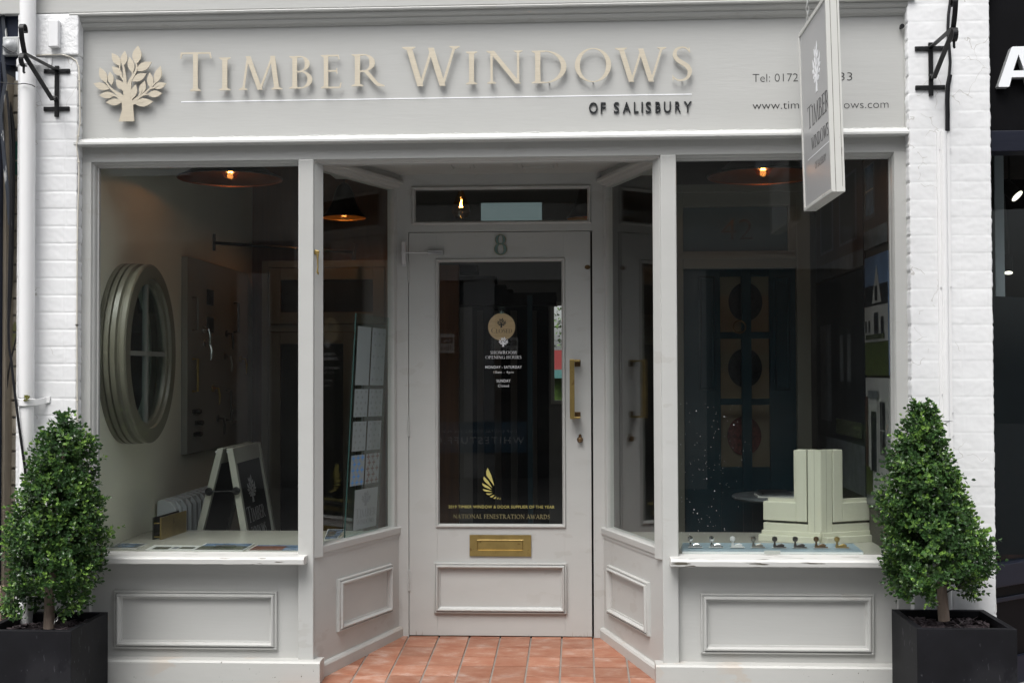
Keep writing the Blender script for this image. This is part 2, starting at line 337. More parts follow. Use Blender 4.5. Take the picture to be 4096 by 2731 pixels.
    def build(s, name, m, parent=None, smooth=False, bevel=0, label=None, recalc=True, seg=2):
        org = Vector(parent['org']) if parent else Vector(getattr(s, 'org', (0, 0, 0)))
        me = bpy.data.meshes.new(name); me.from_pydata([v-org for v in s.v], [], s.f)
        if recalc:
            import bmesh
            b = bmesh.new(); b.from_mesh(me); bmesh.ops.recalc_face_normals(b, faces=b.faces); b.to_mesh(me); b.free()
        if smooth:
            me.shade_smooth()
            if smooth != 2:
                try: me.set_sharp_from_angle(angle=radians(35))
                except Exception: pass
        me.materials.append(m)
        o = bpy.data.objects.new(name, me); COL.objects.link(o)
        if parent: o.parent = parent
        else: o.location = org
        o['org'] = tuple(org)
        if bevel:
            md = o.modifiers.new('edge', 'BEVEL'); md.width = bevel; md.segments = seg; md.limit_method = 'ANGLE'; md.angle_limit = radians(30)
            md.harden_normals = False
        if label: o['label'] = label
        return o
def tag(o, label=None, cat=None, group=None, kind=None):
    if label: o['label'] = label
    if cat: o['category'] = cat
    if group: o['group'] = group
    if kind: o['kind'] = kind
    return o
def thing(name, label, cat, loc=(0, 0, 0), group=None):
    o = bpy.data.objects.new(name, None); COL.objects.link(o); o.location = loc; o['org'] = tuple(loc); o.empty_display_size = .05
    return tag(o, label, cat, group)

def text_polys_obj(txt, size, offset=0, res=3, spacing=1):
    c = bpy.data.curves.new('t', 'FONT'); c.body = txt; c.size = size; c.offset = offset; c.resolution_u = res; c.space_character = spacing
    c.fill_mode = 'FRONT'
    o = bpy.data.objects.new('t', c); COL.objects.link(o); dg = bpy.context.evaluated_depsgraph_get(); dg.update()
    me = bpy.data.meshes.new_from_object(o.evaluated_get(dg)); vs = [v.co.copy() for v in me.vertices]; fs = [tuple(p.vertices) for p in me.polygons]
    bpy.data.objects.remove(o); bpy.data.curves.remove(c); bpy.data.meshes.remove(me); return vs, fs
def sans(mb, txt, x0, x1, z0, capz, fn, depth=.0006, bold=0, spacing=1):
    """sans lettering fitted between x0 and x1, cap height capz, lifted by fn"""
    vs, fs = text_polys_obj(txt, 1, bold, 4, spacing)
    if not vs: return mb
    a = min(v.x for v in vs); b = max(v.x for v in vs); H = .729
    vs = [(x0+(v.x-a)/(b-a)*(x1-x0), z0+v.y/H*capz) for v in vs]
    o = len(mb.v); n = len(vs)
    for u, v in vs: mb.v.append(Vector(fn(u, v, depth)))
    mb.f += [tuple(i+o for i in f) for f in fs]
    if depth > .002:   # raised letters get sides
        from collections import Counter
        ed = Counter()
        for f in fs:
            for i in range(len(f)):
                e = (f[i], f[(i+1) % len(f)]); ed[tuple(sorted(e))] += 1
        for u, v in vs: mb.v.append(Vector(fn(u, v, 0)))
        for f in fs:
            for i in range(len(f)):
                e = (f[i], f[(i+1) % len(f)])
                if ed[tuple(sorted(e))] == 1: mb.f.append((o+e[0], o+n+e[0], o+n+e[1], o+e[1]))
    return mb

# ------------------------------------------------------------------ inscriptional capitals drawn stroke by stroke
A_, B_, T_, V_ = .125, .062, .030, .075
def bar(x0, x1, y, t=B_*.8): return [(x0, y-t/2), (x1, y-t/2), (x1, y+t/2), (x0, y+t/2)]
def dg_(p, q, w): return [(p[0]-w/2, p[1]), (p[0]+w/2, p[1]), (q[0]+w/2, q[1]), (q[0]-w/2, q[1])]
def serf(x, y, w, up=1, l=V_, r=V_): return [(x-w/2-l, y), (x+w/2+r, y), (x+w/2+r, y+T_*up*.8), (x+w/2, y+up*T_*2.4), (x-w/2, y+up*T_*2.4), (x-w/2-l, y+T_*up*.8)]
def stem(x, w=A_, top=1, bot=1): 
    r = [[(x-w/2, .004), (x+w/2, .004), (x+w/2*.94, .5), (x+w/2, .996), (x-w/2, .996), (x-w/2*.94, .5)]]
    if bot: r.append(serf(x, 0, w))
    if top: r.append(serf(x, 1, w, -1))
    return r
def ring(cx, cy, rx, ry, a0, a1, wt=A_, wn=B_*.8, n=20):
    out = []; inn = []
    for i in range(n+1):
        a = radians(a0+(a1-a0)*i/n); c, s = cos(a), sin(a); w_ = wn+(wt-wn)*abs(c)**1.6
        out.append((cx+rx*c, cy+ry*s)); inn.append((cx+(rx-w_)*c, cy+(ry-w_*(.5+.5*abs(c)))*s))
    return out+inn[::-1]
def spine(pts, ws):
    L = []; Rr = []
    P_ = []; W2 = []
    m = len(pts)
    for i in range(m-1):
        p0 = pts[max(i-1, 0)]; p1 = pts[i]; p2 = pts[i+1]; p3 = pts[min(i+2, m-1)]
        for k in range(4):
            t = k/4; f = lambda a, b, c, d: .5*(2*b+(c-a)*t+(2*a-5*b+4*c-d)*t*t+(3*b-a-3*c+d)*t**3)
            P_.append((f(p0[0], p1[0], p2[0], p3[0]), f(p0[1], p1[1], p2[1], p3[1]))); W2.append(ws[i]+(ws[i+1]-ws[i])*t)
    P_.append(pts[-1]); W2.append(ws[-1])
    for i, p in enumerate(P_):
        a = P_[max(i-1, 0)]; b = P_[min(i+1, len(P_)-1)]; d = math.hypot(b[0]-a[0], b[1]-a[1]) or 1; nx, ny = -(b[1]-a[1])/d, (b[0]-a[0])/d
        L.append((p[0]+nx*W2[i]/2, p[1]+ny*W2[i]/2)); Rr.append((p[0]-nx*W2[i]/2, p[1]-ny*W2[i]/2))
    return L+Rr[::-1]
def tick(x, y, dy, dx=0, w=.04): return [(x-w/2, y), (x+w/2, y), (x+w/2+dx, y+dy), (x-w*.1+dx, y+dy)]
G = {
 'T': (.82, [bar(.02, .8, .975, .045), tick(.045, .99, -.15, -.035, .05), tick(.775, .99, -.15, .03, .05)] + stem(.41, A_, 0)),
 'I': (.28, stem(.14)),
 'M': (1.06, [dg_((.1, 0), (.22, .99), .055), dg_((.52, .0), (.22, 1), .12), dg_((.52, .0), (.83, 1), .055), dg_((.94, 0), (.83, 1), .12), serf(.1, 0, .055), serf(.94, 0, .12)]),
 'B': (.62, stem(.14)[:1]+[serf(.14, 0, A_, 1, V_, 0), serf(.14, 1, A_, -1, V_, 0), bar(.14, .29, .98), bar(.14, .3, .52), bar(.14, .29, .02), ring(.28, .76, .24, .24, -90, 90), ring(.28, .27, .31, .27, -90, 90)]),
 'E': (.55, stem(.14)[:1]+[serf(.14, 0, A_, 1, V_, 0), serf(.14, 1, A_, -1, V_, 0), bar(.14, .48, .98), bar(.14, .43, .52), bar(.14, .52, .02), tick(.47, .99, -.13, .02, .04), tick(.52, .01, .15, .02, .05), [(.42, .45), (.455, .43), (.445, .61), (.42, .59)]]),
 'F': (.52, stem(.14)[:1]+[serf(.14, 0, A_), serf(.14, 1, A_, -1, V_, 0), bar(.14, .48, .98), bar(.14, .42, .5), tick(.47, .99, -.13, .02, .04), [(.41, .43), (.445, .41), (.435, .59), (.41, .57)]]),
 'R': (.74, stem(.14)[:1]+[serf(.14, 0, A_), serf(.14, 1, A_, -1, V_, 0), bar(.14, .29, .98), bar(.14, .29, .47), ring(.28, .73, .26, .27, -90, 90), [(.27, .48), (.37, .5), (.62, .1), (.76, .02), (.76, -.02), (.6, -.01), (.52, .08)]]),
 'P': (.6, stem(.14)[:1]+[serf(.14, 0, A_), serf(.14, 1, A_, -1, V_, 0), bar(.14, .29, .98), bar(.14, .29, .44), ring(.28, .71, .27, .29, -90, 90)]),
 'W': (1.12, [dg_((.34, 0), (.1, 1), .12), dg_((.34, 0), (.58, .95), .055), dg_((.80, 0), (.56, .97), .12), dg_((.80, 0), (1.05, 1), .055), serf(.1, 1, .12, -1), serf(1.05, 1, .055, -1)]),
 'N': (.84, stem(.13, .055, 0)+stem(.74, .055, 1, 0)+[dg_((.74, -.01), (.13, 1), .125), serf(.1, 1, .05, -1, .06, 0)]),
 'D': (.82, stem(.14)[:1]+[serf(.14, 0, A_, 1, V_, 0), serf(.14, 1, A_, -1, V_, 0), bar(.14, .3, .98), bar(.14, .3, .02), ring(.29, .5, .5, .5, -90, 90)]),
 'O': (.94, [ring(.47, .5, .45, .52, -90, 92), ring(.47, .5, .45, .52, 90, 272)]),
 'C': (.76, [ring(.46, .5, .44, .52, 48, 312), tick(.74, .9, -.14, .015, .035), tick(.73, .12, .0, 0, .03)]),
 'G': (.84, [ring(.46, .5, .44, .52, 48, 315), tick(.74, .9, -.14, .015, .035), [(.7, .02), (.8, .08), (.8, .42), (.69, .42)], [(.6, .4), (.88, .4), (.88, .43), (.6, .43)]]),
 'S': (.54, [spine([(.455, .86), (.39, .955), (.27, .98), (.14, .92), (.1, .77), (.16, .63), (.28, .53), (.41, .42), (.47, .27), (.41, .09), (.28, .015), (.15, .03), (.06, .12)], [.03, .04, .05, .075, .1, .115, .125, .125, .11, .075, .05, .04, .03]), tick(.455, .97, -.15, .012, .03), tick(.055, .02, .15, -.012, .03)]),
 'H': (.82, stem(.14)+stem(.68)+[bar(.14, .68, .51)]),
 'L': (.54, stem(.14)[:1]+[serf(.14, 0, A_, 1, V_, 0), serf(.14, 1, A_, -1), bar(.14, .52, .02), tick(.51, .01, .15, .02, .05)]),
 'A': (.84, [dg_((.1, 0), (.42, 1), .055), dg_((.74, 0), (.42, 1.01), .125), bar(.2, .62, .36), serf(.1, 0, .055), serf(.74, 0, .125)]),
 'U': (.8, [[(.08, .3), (.2, .3), (.2, 1), (.08, 1)], [(.62, .3), (.68, .3), (.68, 1), (.62, 1)], ring(.38, .31, .3, .33, 180, 360, .1), serf(.14, 1, .12, -1), serf(.65, 1, .06, -1)]),
}
def serif_text(txt, x0, x1, z0, cap, big=1.0, track=.1, boost=0):
    """polygons of a serif line fitted between x0 and x1; the first letter of each word grown by `big`"""
    out = []; x = 0; first = True
    for ch in txt:
        if ch == ' ': x += .38; first = True; continue
        k = big if first else 1; first = False
        wd, ps = G[ch]
        for p in ps: out.append([(x+u*k, v*k) for u, v in p])
        x += (wd+track)*k
    a = min(u for p in out for u, v in p); b = max(u for p in out for u, v in p); s_ = (x1-x0)/(b-a)
    return [[(x0+(u-a)*s_, z0+v*cap) for u, v in p] for p in out]

# ------------------------------------------------------------------ the tree emblem (unit box 530 x 550, y down, origin at left top of the drawing)
LV = [((1000,335),(986,470),34),((905,372),(893,480),25),((810,385),(874,480),27),((938,415),(962,532),25),((1100,455),(988,516),30),((812,483),(887,552),24),
      ((1063,537),(958,592),26),((722,487),(772,600),27),((796,520),(810,617),22),((842,577),(902,655),26),((678,603),(792,645),26),((720,690),(836,688),25),
      ((768,742),(888,738),25),((1164,485),(1128,612),27),((1087,530),(1094,646),24),((1207,612),(1112,642),24),((1052,590),(1018,692),24),((988,615),(955,724),24),((1177,682),(1072,690),25),((1112,742),(972,750),30)]
def leaf2(tip, base, w):
    dx, dy = tip[0]-base[0], tip[1]-base[1]; L = math.hypot(dx, dy); ux, uy = dx/L, dy/L; nx, ny = -uy, ux
    prof = [(0, .06), (.12, .42), (.3, .86), (.48, 1), (.66, .86), (.82, .5), (.93, .2), (1, 0)]
    l = [(base[0]+ux*L*t+nx*w*k, base[1]+uy*L*t+ny*w*k) for t, k in prof]; r = [(base[0]+ux*L*t-nx*w*k, base[1]+uy*L*t-ny*w*k) for t, k in prof[:-1]]
    return l+r[::-1]
def emblem():
    ps = [leaf2(*l) for l in LV]
    br = [([(925,800),(922,700),(908,640),(905,560),(893,475),(880,455)], [70,50,34,22,12,8]), ([(925,720),(935,640),(945,590),(975,540),(992,500),(988,460)], [44,34,24,16,12,10]),
          ([(905,590),(872,540),(868,470)], [16,12,8]), ([(940,600),(962,560),(960,520)], [14,12,8]), ([(925,760),(880,700),(840,670),(795,632),(768,590)], [34,30,20,12,8]),
          ([(900,660),(880,640),(868,630)], [14,10,6]), ([(950,760),(1000,715),(1040,690),(1090,645),(1130,600)], [30,20,14,12,8]), ([(890,740),(850,700),(800,690)], [24,12,6]),
          ([(950,755),(1020,700),(1080,688)], [20,10,8]), ([(945,745),(952,735),(958,715)], [30,16,8]), ([(960,752),(1000,742),(1040,745)], [30,18,8]), ([(1090,648),(1096,630),(1094,610)], [12,10,8]), ([(1090,648),(1120,640),(1150,625)], [12,10,6]), ([(1010,700),(1025,670),(1030,650)], [12,10,8])]
    for p, w_ in br: ps.append(spine(p, w_))
    ps.append([(863, 881), (976, 881), (970, 800), (965, 730), (885, 730), (888, 800)])
    return [[((u-678)/530, (881-v)/546) for u, v in p] for p in ps]
EMB = emblem()
def emblem_at(x0, x1, z0, z1): return [[(x0+u*(x1-x0), z0+v*(z1-z0)) for u, v in p] for p in EMB]

# ================================================================== SETTING
KERB = -.075
g = MB(); n = 40
g.box(-30, 30, -40, 30, KERB-.3, KERB-.004)
tag(g.build('street', M['asphalt']), kind='structure')
g = MB().box(-30, 30, -4.2, .27, KERB-.2, KERB); tag(g.build('pavement', M['kerb']), kind='structure')
g = MB().box(1.8, 6, .27, 3, KERB-.2, KERB+.001); tag(g.build('brick_path', M['paving']), kind='structure')

# porch floor: quarry tiles laid to a fall towards the street
DD = .76                                         # depth of the porch
def flz(Y): return -.056*(DD-Y)
tl = MB(); tone = []
T0 = .1535; jx = at(1880, 2541, .76)[0]
LFx, LBx = at(1305, 2719, .0)[0], at(1603, 2539, DD)[0]
RFx, RBx = at(2617, 2729, .0)[0], at(2410, 2546, DD)[0]
def side(Y, l): 
    k = (Y+.02)/(DD+.02); return (LFx+(LBx-LFx)*k) if l else (RFx+(RBx-RFx)*k)
for r_ in range(7):
    Y1 = DD-.045-(r_-1)*T0-.0; Y0 = Y1-T0
    Y1 = min(Y1, DD); Y0 = max(Y0, -.10)
    if Y1 <= Y0: continue
    for c_ in range(-8, 9):
        X0 = jx+c_*T0; X1 = X0+T0; gp = .0042; gr = .0034
        a, b = X0+gp, X1-gp; c, d = Y0+gr, Y1-gr
        if b < side(c, 1)-.03 or a > side(c, 0)+.03: continue
        h = R0.uniform(-.0007, .0007); rng = R0.uniform(-.0006, .0006)
        i0 = len(tl.v)
        tl.hexa([(a, c, flz(c)-.01), (b, c, flz(c)-.01), (b, d, flz(d)-.01), (a, d, flz(d)-.01)], [(a, c, flz(c)+h), (b, c, flz(c)+h+rng), (b, d, flz(d)+h+rng), (a, d, flz(d)+h)])
        tone += [R0.uniform(.80, 1.14)]*8
pf = MB(); pf.hexa([(LFx-.3, -.10, -.3), (RFx+.3, -.10, -.3), (RFx+.3, DD+.1, -.3), (LFx-.3, DD+.1, -.3)], [(LFx-.3, -.10, flz(-.10)-.003), (RFx+.3, -.10, flz(-.10)-.003), (RFx+.3, DD+.1, flz(DD)-.003), (LFx-.3, DD+.1, flz(DD)-.003)])
fl = pf.build('porch_floor', M['grout']); tag(fl, kind='structure')
to = tl.build('floor_tiles', M['tile'], fl, bevel=.0012, recalc=False)
at_ = to.data.attributes.new('tone', 'FLOAT', 'POINT')
for i, t_ in enumerate(tone): at_.data[i].value = t_

# ================================================================== SHOPFRONT
SF = thing('shopfront', 'pale grey painted timber shopfront with two display windows either side of a recessed door', 'shopfront')
Z = lambda x, y, Y=0: at(x, y, Y)[1]
X = lambda x, y, Y=0: at(x, y, Y)[0]
xL, xR = X(312, 1300), X(3641, 1300)                     # outer edges of the timberwork
zF0, zF1 = (Z(326, 557)+Z(3626, 517))/2, (Z(326, 128)+Z(3626, 59))/2     # fascia board
zLg = (Z(310, 592)+Z(3643, 545))/2
zH = (Z(1220, 640)+Z(2680, 619)+Z(367, 650)+Z(3570, 606))/4              # lintel underside
zCt = (Z(310, 69)+Z(3639, 3))/2
# upper board over the piers
u = MB().box(-3.6, xR+.36, -.055, .1, zCt+.002, zCt+.9)
u.build('upper_board', M['paint_board'], SF, bevel=.003)
MB().box(-9, 9, .10, .4, zCt+.05, 7.5).build('upper_wall', M['white_brick'], SF)
MB().box(xL, xR, 0, .06, zF0-.02, zF1+.02).build('fascia_board', M['paint_board'], SF)
# side beads of the fascia
for a, b in ((xL-.002, xL+.012), (xR-.016, xR+.002)): MB().box(a, b, -.012, .02, zF0, zF1).build('fascia_bead', M['paint'], SF, bevel=.004)
# cornice with its run of mouldings
hC = zCt-zF1
prof = [(0, 0), (-.006, 0), (-.010, .10), (-.022, .16), (-.026, .24), (-.030, .30), (-.030, .42), (-.040, .46), (-.047, .58), (-.050, .70), (-.050, .76), (-.064, .80), (-.066, .90), (-.062, .97), (0, 1)]
c = MB(); ext = lambda u_: -u_*.5
o0 = len(c.v)
for sgn, xx in ((-1, xL), (1, xR)):
    for (yy, zz) in prof: c.v.append(Vector((xx+sgn*(-yy)*.32, yy, zF1+zz*hC)))
nP = len(prof)
for j in range(nP-1): c.f.append((o0+j, o0+j+1, o0+nP+j+1, o0+nP+j))
c.f.append(tuple(range(o0, o0+nP))); c.f.append(tuple(range(o0+nP, o0+2*nP)))
c.build('cornice', M['paint'], SF)
# ledge below the fascia, its top edge built up with cracked paint
lg = MB(); hL = zF0-zLg
lp = [(.01, 0), (-.050, 0), (-.054, .12), (-.054, .38), (-.046, .48), (-.040, .72), (-.022, .95), (-.004, 1.05), (.01, 1.05)]
lg.sweep([(a_, z_) for a_, z_ in lp], [((xL-.002, 0, zLg), (0, 1, 0), (0, 0, hL)), ((xR-.010, 0, zLg), (0, 1, 0), (0, 0, hL))])
pe = lg; x_ = xL+.03
while x_ < xR-.05:
    L_ = R0.uniform(.05, .28); pts = []; m_ = max(3, int(L_/.012)); ph = R0.uniform(-.5, 1)
    for i in range(m_+1):
        pts.append((x_+L_*i/m_, -.012-.003*R0.random(), zF0-.001+hL*.12*noise.noise(Vector((x_*3+i*.23, 1, ph)))+.003*R0.random()))
    pe.tube(pts, [.0008]+[R0.uniform(.0012, .0030) for _ in pts[1:-1]]+[.0008], 5); x_ += L_+R0.uniform(.0, .07)
pe.build('ledge', M['paint_white_edge'], SF)
# lintel
MB().box(xL, xR, .004, .12, zH, zLg+.003).build('lintel', M['paint'], SF)
# openings
zLs = Z(800, 2206, .03)                                   # level of glass foot / display floor
mullL = (X(1193, 647), X(1254.5, 1400)); mullR = (X(2646, 1500), X(2710, 1500))
oL = (X(363, 1200), mullL[0]+.0); oR = (mullR[1], X(3581, 1200))
zP1 = Z(1276, 2645, -.04)                                 # top of plinth
for nm, a, b in (('pilaster', xL, oL[0]), ('pilaster', oR[1], xR)):
    MB().box(a, b, 0, .1, zP1-.06, zH+.001).build(nm, M['paint'], SF, bevel=.002)
for a, b in (mullL, mullR):
    m_ = MB().box(a, b, -.002, .085, zP1-.10, zH+.0005); m_.build('mullion', M['paint'], SF, bevel=.005)
# glazing mouldings round the two big windows and along the porch head
def ovolo(mb, x0, x1, z0, z1, Y, w_, d):
    mb.frame(x0, x1, z0, z1, Y, w_, [(-.02, 0), (0, 0), (.06, -.004), (.14, -.004), (.22, -d*.25), (.40, -d*.50), (.62, -d*.62), (.80, -d*.68), (.85, -d), (1.0, -d)])
gY = .055
GL = (X(394.7, 1200, .04), X(1191.5, 1200, .04)); GR = (X(2713, 1200, .04), X(3561.5, 1200, .04)); gz1 = (Z(800, 667, .04)+Z(3100, 641, .04))/2
for (a, b), (g0, g1), side_ in ((oL, GL, -1), (oR, GR, 1)):
    mb = MB()
    # head and the outer stile carry a moulding, the mullion side is plain
    pr = [(-.004, .002), (0, .006), (.10, .006), (.16, .012), (.30, .013), (.5, .019), (.66, .028), (.72, .036), (1.0, .040), (1.0, .06)]
    wd = zH-gz1
    mb.sweep([(y_, -u_*wd) for u_, y_ in pr]+[(.06, .004)], [((a-.002, 0, zH), (0, 1, 0), (0, 0, 1)), ((b+.002, 0, zH), (0, 1, 0), (0, 0, 1))])
    wo = abs((g0-a) if side_ < 0 else (b-g1)); xo = a if side_ < 0 else b
    mb.sweep([(y_, -side_*u_*wo) for u_, y_ in pr]+[(.06, side_*.004)], [((xo, 0, zH), (0, 1, 0), (1, 0, 0)), ((xo, 0, zLs-.01), (0, 1, 0), (1, 0, 0))])
    mb.build('glazing_bead', M['paint'], SF)
    MB().box(a-.01, b+.01, gY, gY+.006, zLs-.012, zH).build('glass_pane', M['glass'], SF)
# porch head moulding
mb = MB(); wd = zH-gz1
mb.sweep([(y_, -u_*wd*.8) for u_, y_ in pr]+[(.09, -wd*.8), (.09, .004)], [((mullL[1], 0, zH), (0, 1, 0), (0, 0, 1)), ((mullR[0], 0, zH), (0, 1, 0), (0, 0, 1))])
mb.build('porch_head', M['paint'], SF)
# window sills
zSf = (Z(800, 2232, -.08)+Z(3100, 2240, -.08))/2; zSb = (Z(800, 2258, -.08)+Z(3100, 2269, -.08))/2
for a, b in ((xL+.0, X(1220.6, 2230, -.05)), (X(2681, 2230, -.05), xR)):
    s_ = MB(); pr2 = [(.05, zSb), (-.072, zSb), (-.080, zSb+.004), (-.082, zSf-.006), (-.076, zSf), (-.06, zSf+.004), (0, zLs-.006), (.054, zLs-.002)]
    N_ = 60; fr = []
    for i in range(N_+1):
        xx = a+(b-a)*i/N_; fr.append(((xx, .0012*noise.noise(Vector((xx*9, 3, 0))), .0012*noise.noise(Vector((xx*14, 0, 2)))), (0, 1, 0), (0, 0, 1)))
    s_.sweep(pr2, fr); s_.build('window_sill', M['paint_sill'], SF)
# stallrisers, panel mouldings, plinths
PM = [(-.02, 0), (0, .004), (.05, .016), (.20, .018), (.26, .012), (.34, .014), (.48, .025), (.64, .026), (.76, .016), (.82, .008), (1.0, .005), (1.02, -.001)]
sr = .03
for a, b, rc in ((oL[0]-.02, X(1199.3, 2450), (455.3, 2362, 1109, 2594)), (X(2714, 2450), oR[1]+.02, (2803, 2373.5, 3496.5, 2615))):
    MB().box(a, b, sr, sr+.05, zP1-.05, zSb+.01).build('stallriser', M['paint_board'], SF)
    q = rect(*rc, .02); MB().frame(q[0], q[1], q[2], q[3], sr, .036, PM).build('panel_moulding', M['paint'], SF, smooth=True)
# return faces beside mullion bases (narrow fillet strips)
for a, b in ((mullL[0]+.002, mullL[0]+.010), (mullR[1]-.010, mullR[1]-.0015)): MB().box(a, b, .005, sr, zP1-.02, zSb).build('corner_fillet', M['paint'], SF, bevel=.002)
zP1b = zP1
for l in (1, 0):
    fx = X(1278, 2660, -.05) if l else X(2624, 2660, -.05)
    ox = xL if l else xR
    pts_o = [(ox, -.05), (fx, -.05), (fx+(.010 if l else -.008), -.015)]
    mb = MB(); zt = zP1; 
    s1 = 1 if l else -1
    bx0, bx1 = (ox, fx) if l else (fx, ox)
    mb.add([(bx0, -.046, KERB-.05), (bx1, -.046, KERB-.05), (bx1, sr+.02, KERB-.05), (bx0, sr+.02, KERB-.05),
            (bx0, -.046, zt-.008), (bx1, -.046, zt-.008), (bx1, sr+.02, zt-.0), (bx0, sr+.02, zt-.0), (bx0, -.036, zt), (bx1, -.036, zt)],
           [(0,3,2,1), (0,1,5,4), (4,5,9,8), (8,9,6,7), (1,2,6,9,5), (0,4,8,7,3)])
    mb.build('plinth', M['paint_low'], SF)
# ------------------------------------------------------------------ splayed porch sides
jL, jR = X(1570, 1500, DD), X(2438, 1500, DD)            # where the splay glass meets the door frame
pL0 = (mullL[1]-.004, .06); pL1 = (X(1600, 2400, DD), DD)
pR0 = (mullR[0]+.004, .06); pR1 = (X(2412, 2400, DD), DD)
zSp = (Z(1283, 2187, .05)+Z(2634, 2184, .05))/2           # top of the splay sill
zSh = Z(1283, 668, .05); zSh = (zSh+Z(2628, 662, .05))/2
zCe = Z(2000, 697, DD)                                    # porch ceiling
for l, p0, p1 in ((1, (mullL[1]-.004, .012), pL1), (0, (mullR[0]+.004, .012), pR1)):
    d = Vector((p1[0]-p0[0], p1[1]-p0[1])); L_ = d.length; d.normalize(); nn = Vector((-d.y, d.x)) if l else Vector((d.y, -d.x))
    # nn points away from the porch (behind the glass)
    P2 = lambda s_, o_: (p0[0]+d.x*s_+nn.x*o_, p0[1]+d.y*s_+nn.y*o_)
    def run(mb, s0, s1, prof_):     # profile (offset outwards from panel face towards porch = negative nn, z) swept along the splay
        fr_ = [((*P2(s0, 0), 0), (-nn.x, -nn.y, 0), (0, 0, 1)), ((*P2(s1, 0), 0), (-nn.x, -nn.y, 0), (0, 0, 1))]
        return mb.sweep(prof_, fr_)
    run(MB(), 0, L_, [(0, -.2), (0, zSp-.02), (-.04, zSp-.02), (-.04, -.2)]).build('splay_panel', M['paint'], SF)
    # skirting follows the fall of the floor on its foot only
    hs0 = Z(1304, 2662, .02); hs1 = Z(1597, 2500, DD)
    sk_ = MB(); sp_ = [(0, 0), (.016, 0), (.016, -.020), (.022, -.020)]
    fr_ = []
    for s_, hz in ((.0, hs0), (L_, hs1)):
        fr_.append(((*P2(s_, 0), hz), (-nn.x, -nn.y, 0), (0, 0, 1)))
    sk_.sweep([(-.002, -.25), (.020, -.25), (.020, -.012), (.014, -.002), (-.002, .002)], fr_); sk_.build('skirting', M['paint_low'], SF)
    # sill cap and rail below it
    run(MB(), .034, L_+.0, [(-.05, zSp-.035), (.008, zSp-.035), (.010, zSp-.034), (.012, zSp-.004), (.006, zSp), (-.05, zSp+.003)]).build('splay_sill', M['paint'], SF, bevel=.002)
    run(MB(), .034, L_-.004, [(-.01, zSp-.052), (.004, zSp-.052), (.004, zSp-.034), (-.01, zSp-.034)]).build('splay_rail', M['paint'], SF)
    # raised panel moulding
    zA0, zA1 = Z(1332, 2552.5, .06), Z(1330, 2337, .06)
    ps = []
    if l: xs = [X(1330, 2440, .1), X(1561.5, 2350, .66)]
    else: xs = [X(2604, 2440, .1), X(2437.7, 2360, .66)]
    s0 = (xs[0]-p0[0])/d.x; s1 = (xs[1]-p0[0])/d.x
    fmb = MB().frame(s0, s1, zA0, zA1, 0, .034, [(u_, h_*.9) for u_, h_ in PM])
    for v in fmb.v:
        a_ = P2(v.x, v.y); v.x, v.y = a_[0], a_[1]
    fmb.build('panel_moulding', M['paint'], SF, smooth=True)
    # glass and its frame
    run(MB(), .0, L_-.03, [(-.028, zSp-.004), (-.022, zSp-.004), (-.022, zSh+.06), (-.028, zSh+.06)]).build('glass_pane', M['glass'], SF)
    st_ = MB(); run(st_, L_-.046, L_+.0, [(-.045, zSp-.01), (-.006, zSp-.01), (-.006, zSh+.03), (-.045, zSh+.03)])
    st_.build('glazing_stile', M['display_frame'] if 0 else M['paint'], SF, bevel=.003)
    # head: moulding then boarding up to the ceiling
    run(MB(), -.0, L_, [(-.05, zSh), (-.012, zSh), (-.008, zSh+.010), (.006, zSh+.014), (.012, zSh+.026), (.024, zSh+.030), (.026, zSh+.044), (.004, zSh+.048), (-.05, zSh+.048)]).build('splay_head', M['porch_paint'], SF)
    run(MB(), -.0, L_, [(-.03, zSh+.046), (.002, zSh+.046), (.002, zH+.09), (-.03, zH+.09)]).build('splay_frieze', M['porch_paint'], SF)
    # inner post that returns from the mullion
    q0 = mullL[1] if l else mullR[0]
    wq = abs(X(1283, 1400, .06)-X(1254.5, 1400, .06))
    rp = MB()
    sx = 1 if l else -1
    rp.add([(q0-sx*.03, .03, zSp-.05), (q0+sx*.002, .012, zSp-.05), (q0+sx*wq, .055, zSp-.05), (q0-sx*.0, .10, zSp-.05)]+[(q0-sx*.03, .03, zH), (q0+sx*.002, .012, zH), (q0+sx*wq, .055, zH), (q0-sx*.0, .10, zH)], [(0,1,2,3),(4,7,6,5),(0,4,5,1),(1,5,6,2),(2,6,7,3),(3,7,4,0)])
    rp.build('return_post', M['paint'], SF, bevel=.003)
# ceiling of the porch, with two shallow panels
MB().box(mullL[0], mullR[1], .05, DD+.1, zCe, zCe+.05).build('porch_ceiling', M['porch_paint'], SF)
for a, b in ((1790, 1895), (2070, 2230)):
    cp = MB(); xa, xb = X(a, 660, .45), X(b, 660, .45); cp.frame(xa, xb, 0, .22, 0, .02, [(0, 0), (.2, .008), (1, .010), (1.0, 0)])
    for v in cp.v: v.x, v.y, v.z = v.x, .32+v.z, zCe+v.y
    cp.build('ceiling_panel', M['porch_paint'], SF)
